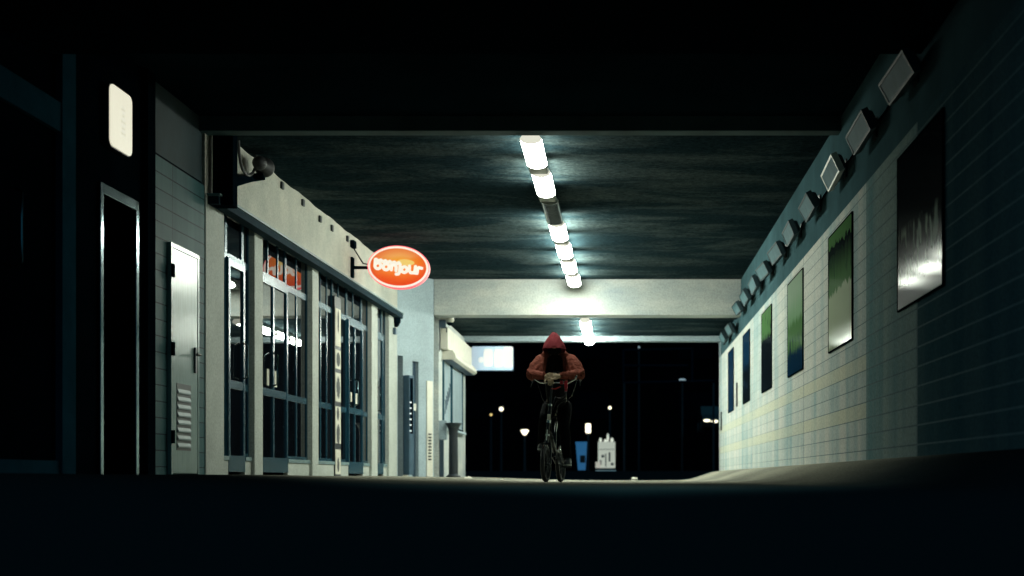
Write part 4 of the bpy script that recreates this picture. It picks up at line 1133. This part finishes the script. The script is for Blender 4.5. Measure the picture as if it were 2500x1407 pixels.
m.tube([BP(1346, 949, 16.80), BP(1356, 950, 16.80), BP(1369, 944, 16.82)], [.006, .009, .008], 8)
bevel(m.build('red_phone_mount', M['red_anod'], bike), .004)
m = MB()
p = BP(1381, 950, 16.84)
m.tube([p, BP(1380, 962, 16.83), BP(1374, 970, 16.82), BP(1364, 973, 16.82), BP(1356, 968, 16.84), BP(1350, 985, 16.84)], .008, 8)
m.tube([BP(1381, 952, 16.86), BP(1383, 965, 16.84), BP(1375, 975, 16.83), BP(1360, 978, 16.85), BP(1349, 1000, 16.86)], .006, 8)
m.tube([BP(1312, 935, 16.88), BP(1325, 975, 16.8), BP(1345, 1000, 16.82), BP(1346, 1060, 16.82)], .004, 6)
m.tube([BP(1408, 930, 16.9), BP(1396, 968, 16.84), BP(1362, 990, 16.84), BP(1352, 1050, 16.84)], .004, 6)
m.build('cables', M['bike_paint'], bike)
bb_ = (cf+cr_)*.5+up*.10+dirv*.08
m = MB(); m.tube([head-up*.06+dirv*.02, bb_+up*.06, cr_+up*.16], [.026, .030, .022], 10)
m.tube([bb_, bb_+up*.30+dirv*.04], .018, 10)
for s in (-1, 1):
    m.tube([cr_+sidev*.055*s, cr_+up*.16+sidev*.03*s], .010, 8); m.tube([cr_+sidev*.055*s, bb_+sidev*.03*s], .010, 8)
m.build('frame', M['bike_paint'], bike)
seatp = Vector((-.755, 17.47, .86))
m = MB(); m.tube([bb_+up*.28+dirv*.04, seatp-up*.03], .0155, 10); m.build('seat_post', M['chrome'], bike)
m = MB(); m.ell(seatp+dirv*.04, (.085, .10, .035)); m.ell(seatp-dirv*.08, (.035, .11, .028)); m.build('saddle', M['rubber'], bike)
m = MB(); p = BP(1370, 1030, 17.2); m.tube([BP(1366, 1026, 17.2), BP(1374, 1026, 17.2)], .009, 8).box(p.x-.016, p.x+.018, p.y-.02, p.y, p.z-.02, p.z+.016)
p = BP(1370, 1102, 17.3); m.tube([BP(1366, 1099, 17.3), BP(1374, 1099, 17.3), BP(1367, 1109, 17.3), BP(1373, 1112, 17.3)], .007, 8)
m.tube([BP(1375, 1070, 17.2), BP(1367, 1080, 17.2)], .005, 6)
m.build('derailleur', M['chrome'], bike)
pedL, pedR = Vector((-.925, 17.12, .375)), Vector((-.612, 17.05, .185))
m = MB(); m.torus(bb_+sidev*.05, .085, .006, dirv, up, 32, 6); m.build('chainring', M['dark_metal'], bike)
for s, pd in ((-1, pedL), (1, pedR)):
    q = Vector((pd.x+(.06 if s < 0 else -.06), pd.y, pd.z))
    m = MB(); m.tube([bb_+sidev*.06*s, q], .012, 8); ck = m.build('crank', M['dark_metal'], bike)
    m = MB(); m.box(pd.x-.045, pd.x+.045, pd.y-.03, pd.y+.03, pd.z-.012, pd.z+.012); m.build('pedal', M['rubber'], ck)
for c in (cf, cr_):
    m = MB(); m.torus(c, WR+.045, .010, dirv, up, 30, 6, R(20), R(165)); m.build('mudguard', M['bike_paint'], bike)

# ------------------------------------------------------------------ rider
def baked(mb, name, m, parent=None, voxel=.01, smooth=3, origin=None, disp=None):
    o = mb.build(name, m, parent, origin)
    md = o.modifiers.new('r', 'REMESH'); md.mode = 'VOXEL'; md.voxel_size = voxel; md.use_smooth_shade = True
    if smooth:
        md = o.modifiers.new('s', 'SMOOTH'); md.iterations = smooth; md.factor = .5
    if disp:
        tx = bpy.data.textures.new(name+'_folds', 'CLOUDS'); tx.noise_scale = disp[0]
        md = o.modifiers.new('d', 'DISPLACE'); md.texture = tx; md.strength = disp[1]; md.mid_level = .5; md.texture_coords = 'LOCAL'
    dg = bpy.context.evaluated_depsgraph_get()
    me = bpy.data.meshes.new_from_object(o.evaluated_get(dg)); o.modifiers.clear(); o.data = me
    for p in me.polygons: p.use_smooth = True
    if not me.materials: me.materials.append(m)
    return o
V = Vector
PO = (-.76, 17.3, 0)
hip = V((-.755, 17.46, .93)); belly = V((-.76, 17.36, 1.10)); chest = V((-.765, 17.20, 1.33)); nk = V((-.765, 17.06, 1.49))
shL, shR = V((-.925, 17.10, 1.455)), V((-.575, 17.10, 1.455))
elL, elR = V((-1.035, 16.98, 1.285)), V((-.465, 16.98, 1.29))
wrL, wrR = V((-.875, 16.83, 1.262)), V((-.690, 16.81, 1.258))
hc = V((-.765, 17.00, 1.665))
def head_pts(m):
    rot = Matrix.Rotation(R(72), 3, 'X')        # bowed towards the handlebar
    m.ell(hc, (.076, .098, .100), rot)
    def hp(x, y, z_): return hc+rot @ V((x, y, z_))
    m.ell(hp(0, -.035, -.07), (.055, .062, .062), rot)
    m.ell(hp(0, -.108, -.022), (.013, .024, .020), rot); m.ell(hp(0, -.097, .0), (.009, .014, .028), rot)
    for s in (-1, 1):
        m.ell(hp(.033*s, -.083, .022), (.024, .016, .010), rot); m.ell(hp(.077*s, .005, -.01), (.010, .022, .032), rot)
        m.ell(hp(.04*s, -.07, -.03), (.024, .024, .026), rot)
    m.ell(hp(0, -.088, -.066), (.026, .012, .007), rot); m.ell(hp(0, -.086, -.080), (.022, .012, .008), rot)
    m.ell(hp(0, -.072, -.112), (.024, .022, .018), rot)
def finger(m, pts, r0, r1):
    n = len(pts); m.caps([V(p) for p in pts], [r0+(r1-r0)*i/(n-1) for i in range(n)], 8)
bd = MB()
head_pts(bd)
bd.caps([hc+V((0, .06, -.05)), nk], [.052, .060])
bd.caps([hip, belly, chest, nk+V((0, .06, -.05))], [.125, .12, .13, .08])
bd.caps([shL, chest+V((0, -.02, .08)), shR], [.055, .09, .055])
for sh, el, wr in ((shL, elL, wrL), (shR, elR, wrR)): bd.caps([sh, el, wr], [.050, .040, .026])
# hand of the photo-right arm: lies on top, back of the hand towards us, fingers curling down at the left
bd.ell((-.745, 16.795, 1.252), (.050, .023, .036), Matrix.Rotation(R(-4), 3, 'Y'))
bd.caps([wrR, (-.72, 16.80, 1.255)], [.027, .027], 8)
for k, (l, dz) in enumerate(((.0, .029), (.008, .010), (.005, -.009), (-.010, -.027))):
    z0 = 1.256+dz
    finger(bd, [(-.775, 16.790, z0), (-.812-l, 16.778, z0+.004), (-.842-l, 16.785, z0-.004), (-.858-l, 16.81, z0-.014)], .0084, .0068)
finger(bd, [(-.735, 16.785, 1.232), (-.765, 16.765, 1.222), (-.795, 16.765, 1.216)], .0115, .0095)
# hand of the photo-left arm: under it, fingers hanging over the bar
bd.ell((-.820, 16.825, 1.228), (.045, .024, .024), Matrix.Rotation(R(14), 3, 'Y'))
bd.caps([wrL, (-.855, 16.83, 1.245)], [.027, .026], 8)
for k, (dx, l) in enumerate(((.0, .004), (.020, .012), (.040, .006), (.059, -.010))):
    x_ = -.832+dx
    finger(bd, [(x_-.012, 16.82, 1.225-.004*k), (x_, 16.80, 1.205-.002*k), (x_+.004, 16.797, 1.178-l*.6), (x_+.003, 16.803, 1.158-l)], .0082, .0066)
finger(bd, [(-.86, 16.82, 1.222), (-.872, 16.80, 1.200), (-.868, 16.80, 1.178)], .0115, .009)
# legs
hjL, hjR = hip+V((-.09, .0, -.02)), hip+V((.09, .0, -.02))
knL, knR = V((-.885, 17.10, .76)), V((-.655, 17.06, .67))
anL, anR = V((-.925, 17.20, .455)), V((-.618, 17.16, .285))
for a, b, c in ((hjL, knL, anL), (hjR, knR, anR)): bd.caps([a, b, c], [.075, .052, .036])
for an, pd in ((anL, pedL), (anR, pedR)): bd.caps([an, V((pd.x, pd.y+.04, pd.z+.045)), V((pd.x, pd.y-.05, pd.z+.035))], [.036, .03, .022])
person = baked(bd, 'person', M['skin'], voxel=.0036, smooth=1, origin=PO)
tag(person, 'person in a red hood and brown jacket bowed over folded hands on handlebar', 'person')
# jacket: shoulders, back, sleeves with folds
jk = MB()
jk.caps([belly+V((0, .10, .08)), chest+V((0, .04, .02))], [.130, .165])
jk.caps([shL+V((-.005, 0, 0)), nk+V((-.06, .06, .0)), nk+V((.06, .06, 0)), shR+V((.005, 0, 0))], [.078, .085, .085, .078])
jk.caps([shL+V((.03, .0, .035)), V((-.872, 17.06, 1.535))], [.05, .05]); jk.caps([shR+V((-.03, .0, .035)), V((-.66, 17.06, 1.535))], [.05, .05])
jk.caps([shL, chest+V((-.10, .0, -.02))], [.07, .085])
jk.caps([shR, chest+V((.10, .0, -.02))], [.07, .085])
for s, sh in ((-1, shL), (1, shR)):      # open front of the jacket hanging from the shoulders
    jk.caps([sh+V((-.03*s, -.03, .0)), V((-.765+.150*s, 17.03, 1.40)), V((-.765+.165*s, 16.99, 1.31))], [.070, .062, .050])
    jk.caps([V((-.765+.105*s, 17.0, 1.50)), V((-.765+.112*s, 16.95, 1.42)), V((-.765+.118*s, 16.93, 1.31))], [.018, .012, .010], 8)
rnd = random.Random(2)
for s, sh, el, wr in ((-1, shL, elL, wrL), (1, shR, elR, wrR)):
    jk.caps([sh, sh.lerp(el, .5)+V((.012*s, 0, .01)), el, el.lerp(wr, .5), wr+(el-wr)*.08], [.088, .080, .068, .054, .042])
    for k in range(9):
        f = .12+.10*k; c = sh.lerp(el, f)+V((.006*s, -.045, .0)); d = V((s*.060, .006, -.020+.050*(k/8)+.012*rnd.random()))*(-1 if k % 2 and k > 5 else 1)
        jk.caps([c-d, c+V((0, -.044, -.012)), c+d], [.008, .016+.005*rnd.random(), .007], 8)
    for k in range(6):
        f = .10+.16*k; c = el.lerp(wr, f)+V((0, -.03, .012)); d = V((.012, 0, .034))
        jk.caps([c-d, c+V((0, -.012, 0)), c+d], [.006, .010, .006], 8)
baked(jk, 'jacket', M['jacket'], person, voxel=.006, smooth=1, disp=(.03, .012))
# black shirt front
st = MB(); st.caps([hip+V((0, -.10, .07)), belly+V((0, -.11, 0)), chest+V((0, -.11, -.03)), chest+V((0, -.08, .10))], [.12, .125, .12, .10])
st.ell((-.762, 17.05, 1.36), (.120, .08, .19))
st.ell((-.765, 16.985, 1.585), (.085, .055, .065))  # black fill under the hood stands in for shadow over the face
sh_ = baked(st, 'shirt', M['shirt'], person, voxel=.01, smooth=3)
txd = bpy.data.curves.new('lettering', 'FONT'); txd.body = 'RACER'; txd.size = .046; txd.align_x = 'CENTER'; txd.extrude = .0015
to = bpy.data.objects.new('lettering', txd); COL.objects.link(to)
bpy.context.view_layer.update()
me = bpy.data.meshes.new_from_object(to.evaluated_get(bpy.context.evaluated_depsgraph_get())); bpy.data.objects.remove(to)
lo = bpy.data.objects.new('lettering', me); COL.objects.link(lo); me.materials.append(M['print'])
lo.parent = sh_; tx_, tz_ = PX(1360, 914, 16.94)
lo.location = V((tx_, 16.945, tz_))-wloc(sh_); lo.rotation_euler = (R(90), 0, 0); lo.scale = (.62, 1, 1)
# hood
hd = MB(); prof = [(1.795, .006, 16.97), (1.785, .026, 16.97), (1.765, .047, 16.965), (1.74, .066, 16.96), (1.71, .085, 16.955), (1.67, .108, 16.95),
                   (1.63, .127, 16.95), (1.595, .142, 16.955)]
n = 40; outer = []; inner = []
def hoodring(h, r, yc, k, inset=0):
    t = 2*math.pi*k/n; cx = -.768
    rr = r-inset
    x_ = cx+rr*math.cos(t)*(1 if True else 1); y_ = yc+rr*1.08*math.sin(t)
    zf = h-(.10*max(0, math.sin(t)) if h < 1.60 else 0)           # longer behind
    wob = .004*math.sin(5*t+h*40)+.003*math.sin(9*t-h*60)
    return (x_+wob*math.cos(t), y_+wob*math.sin(t), zf-(0 if inset == 0 else .004))
vs = [hoodring(*p, k) for p in prof for k in range(n)]
vi = [hoodring(*p, k, .012) for p in prof[1:] for k in range(n)]
fs = []
for i in range(len(prof)-1):
    for k in range(n): fs.append((i*n+k, i*n+(k+1) % n, (i+1)*n+(k+1) % n, (i+1)*n+k))
fs.append(tuple(range(n)))
hd.add(vs, fs, True)
b0 = len(prof)*n; fs = []
hd.v += vi
m_ = len(prof)-1
for i in range(m_-1):
    for k in range(n): fs.append((b0+i*n+k, b0+(i+1)*n+k, b0+(i+1)*n+(k+1) % n, b0+i*n+(k+1) % n))
fs.append(tuple(b0+k for k in range(n-1, -1, -1)))
for k in range(n): fs.append(((len(prof)-1)*n+k, (len(prof)-1)*n+(k+1) % n, b0+(m_-1)*n+(k+1) % n, b0+(m_-1)*n+k))
hd.f += fs; hd.smooth += [True]*len(fs)
ho = hd.build('hood', M['hood'], person)
md = ho.modifiers.new('sub', 'SUBSURF'); md.levels = md.render_levels = 1
tx = bpy.data.textures.new('hood_folds', 'CLOUDS'); tx.noise_scale = .05
md = ho.modifiers.new('folds', 'DISPLACE'); md.texture = tx; md.strength = .016; md.mid_level = .5
m = MB(); pts = [hoodring(1.595, .143, 16.955, k) for k in range(n//2, n+1)]
m.tube([V(p)+V((0, 0, -.002)) for p in pts], .0045, 6); m.build('hood_hem', M['hood'], ho)
cl = MB(); cl.caps([(-.86, 17.10, 1.52), (-.765, 17.16, 1.56), (-.67, 17.10, 1.52)], [.05, .06, .05]); cl.caps([(-.765, 17.16, 1.60), (-.765, 17.18, 1.53)], [.08, .09])
baked(cl, 'hood_collar', M['hood'], person, voxel=.01, smooth=3)
hr = MB(); hrot = Matrix.Rotation(R(72), 3, 'X'); hr.ell(hc+hrot @ V((0, .012, .022)), (.082, .098, .092), hrot)
baked(hr, 'hair', M['hair'], person, voxel=.01, smooth=1)
# trousers and shoes
tr = MB(); tr.caps([hjL+V((.03, .03, 0)), hjR+V((-.03, .03, 0))], [.125, .125])
for a, b, c in ((hjL, knL, anL), (hjR, knR, anR)): tr.caps([a, a.lerp(b, .5), b, b.lerp(c, .5), c+V((0, 0, .02))], [.10, .088, .070, .066, .055])
baked(tr, 'trousers', M['trousers'], person, voxel=.009, smooth=2, disp=(.06, .012))
for an, pd in ((anL, pedL), (anR, pedR)):
    s_ = MB(); s_.caps([an, V((pd.x, pd.y+.06, pd.z+.055)), V((pd.x, pd.y-.03, pd.z+.05)), V((pd.x, pd.y-.09, pd.z+.042))], [.048, .05, .048, .040])
    so = baked(s_, 'shoe', M['shoe'], person, voxel=.006, smooth=2)
    m = MB(lambda a, b, c: (a, b, c)); m.prism([(pd.x+.052*math.cos(t*math.pi/12), pd.y-.02+.125*math.sin(t*math.pi/12)) for t in range(24)], 2, pd.z+.0125, pd.z+.032)
    bevel(m.build('sole', M['shoe_sole'], so), .006)

for root in (bike, person):
    root.scale = (1.035, 1.035, 1.035)
    root.location = (root.location.x*1.035, root.location.y*1.035, -.002)
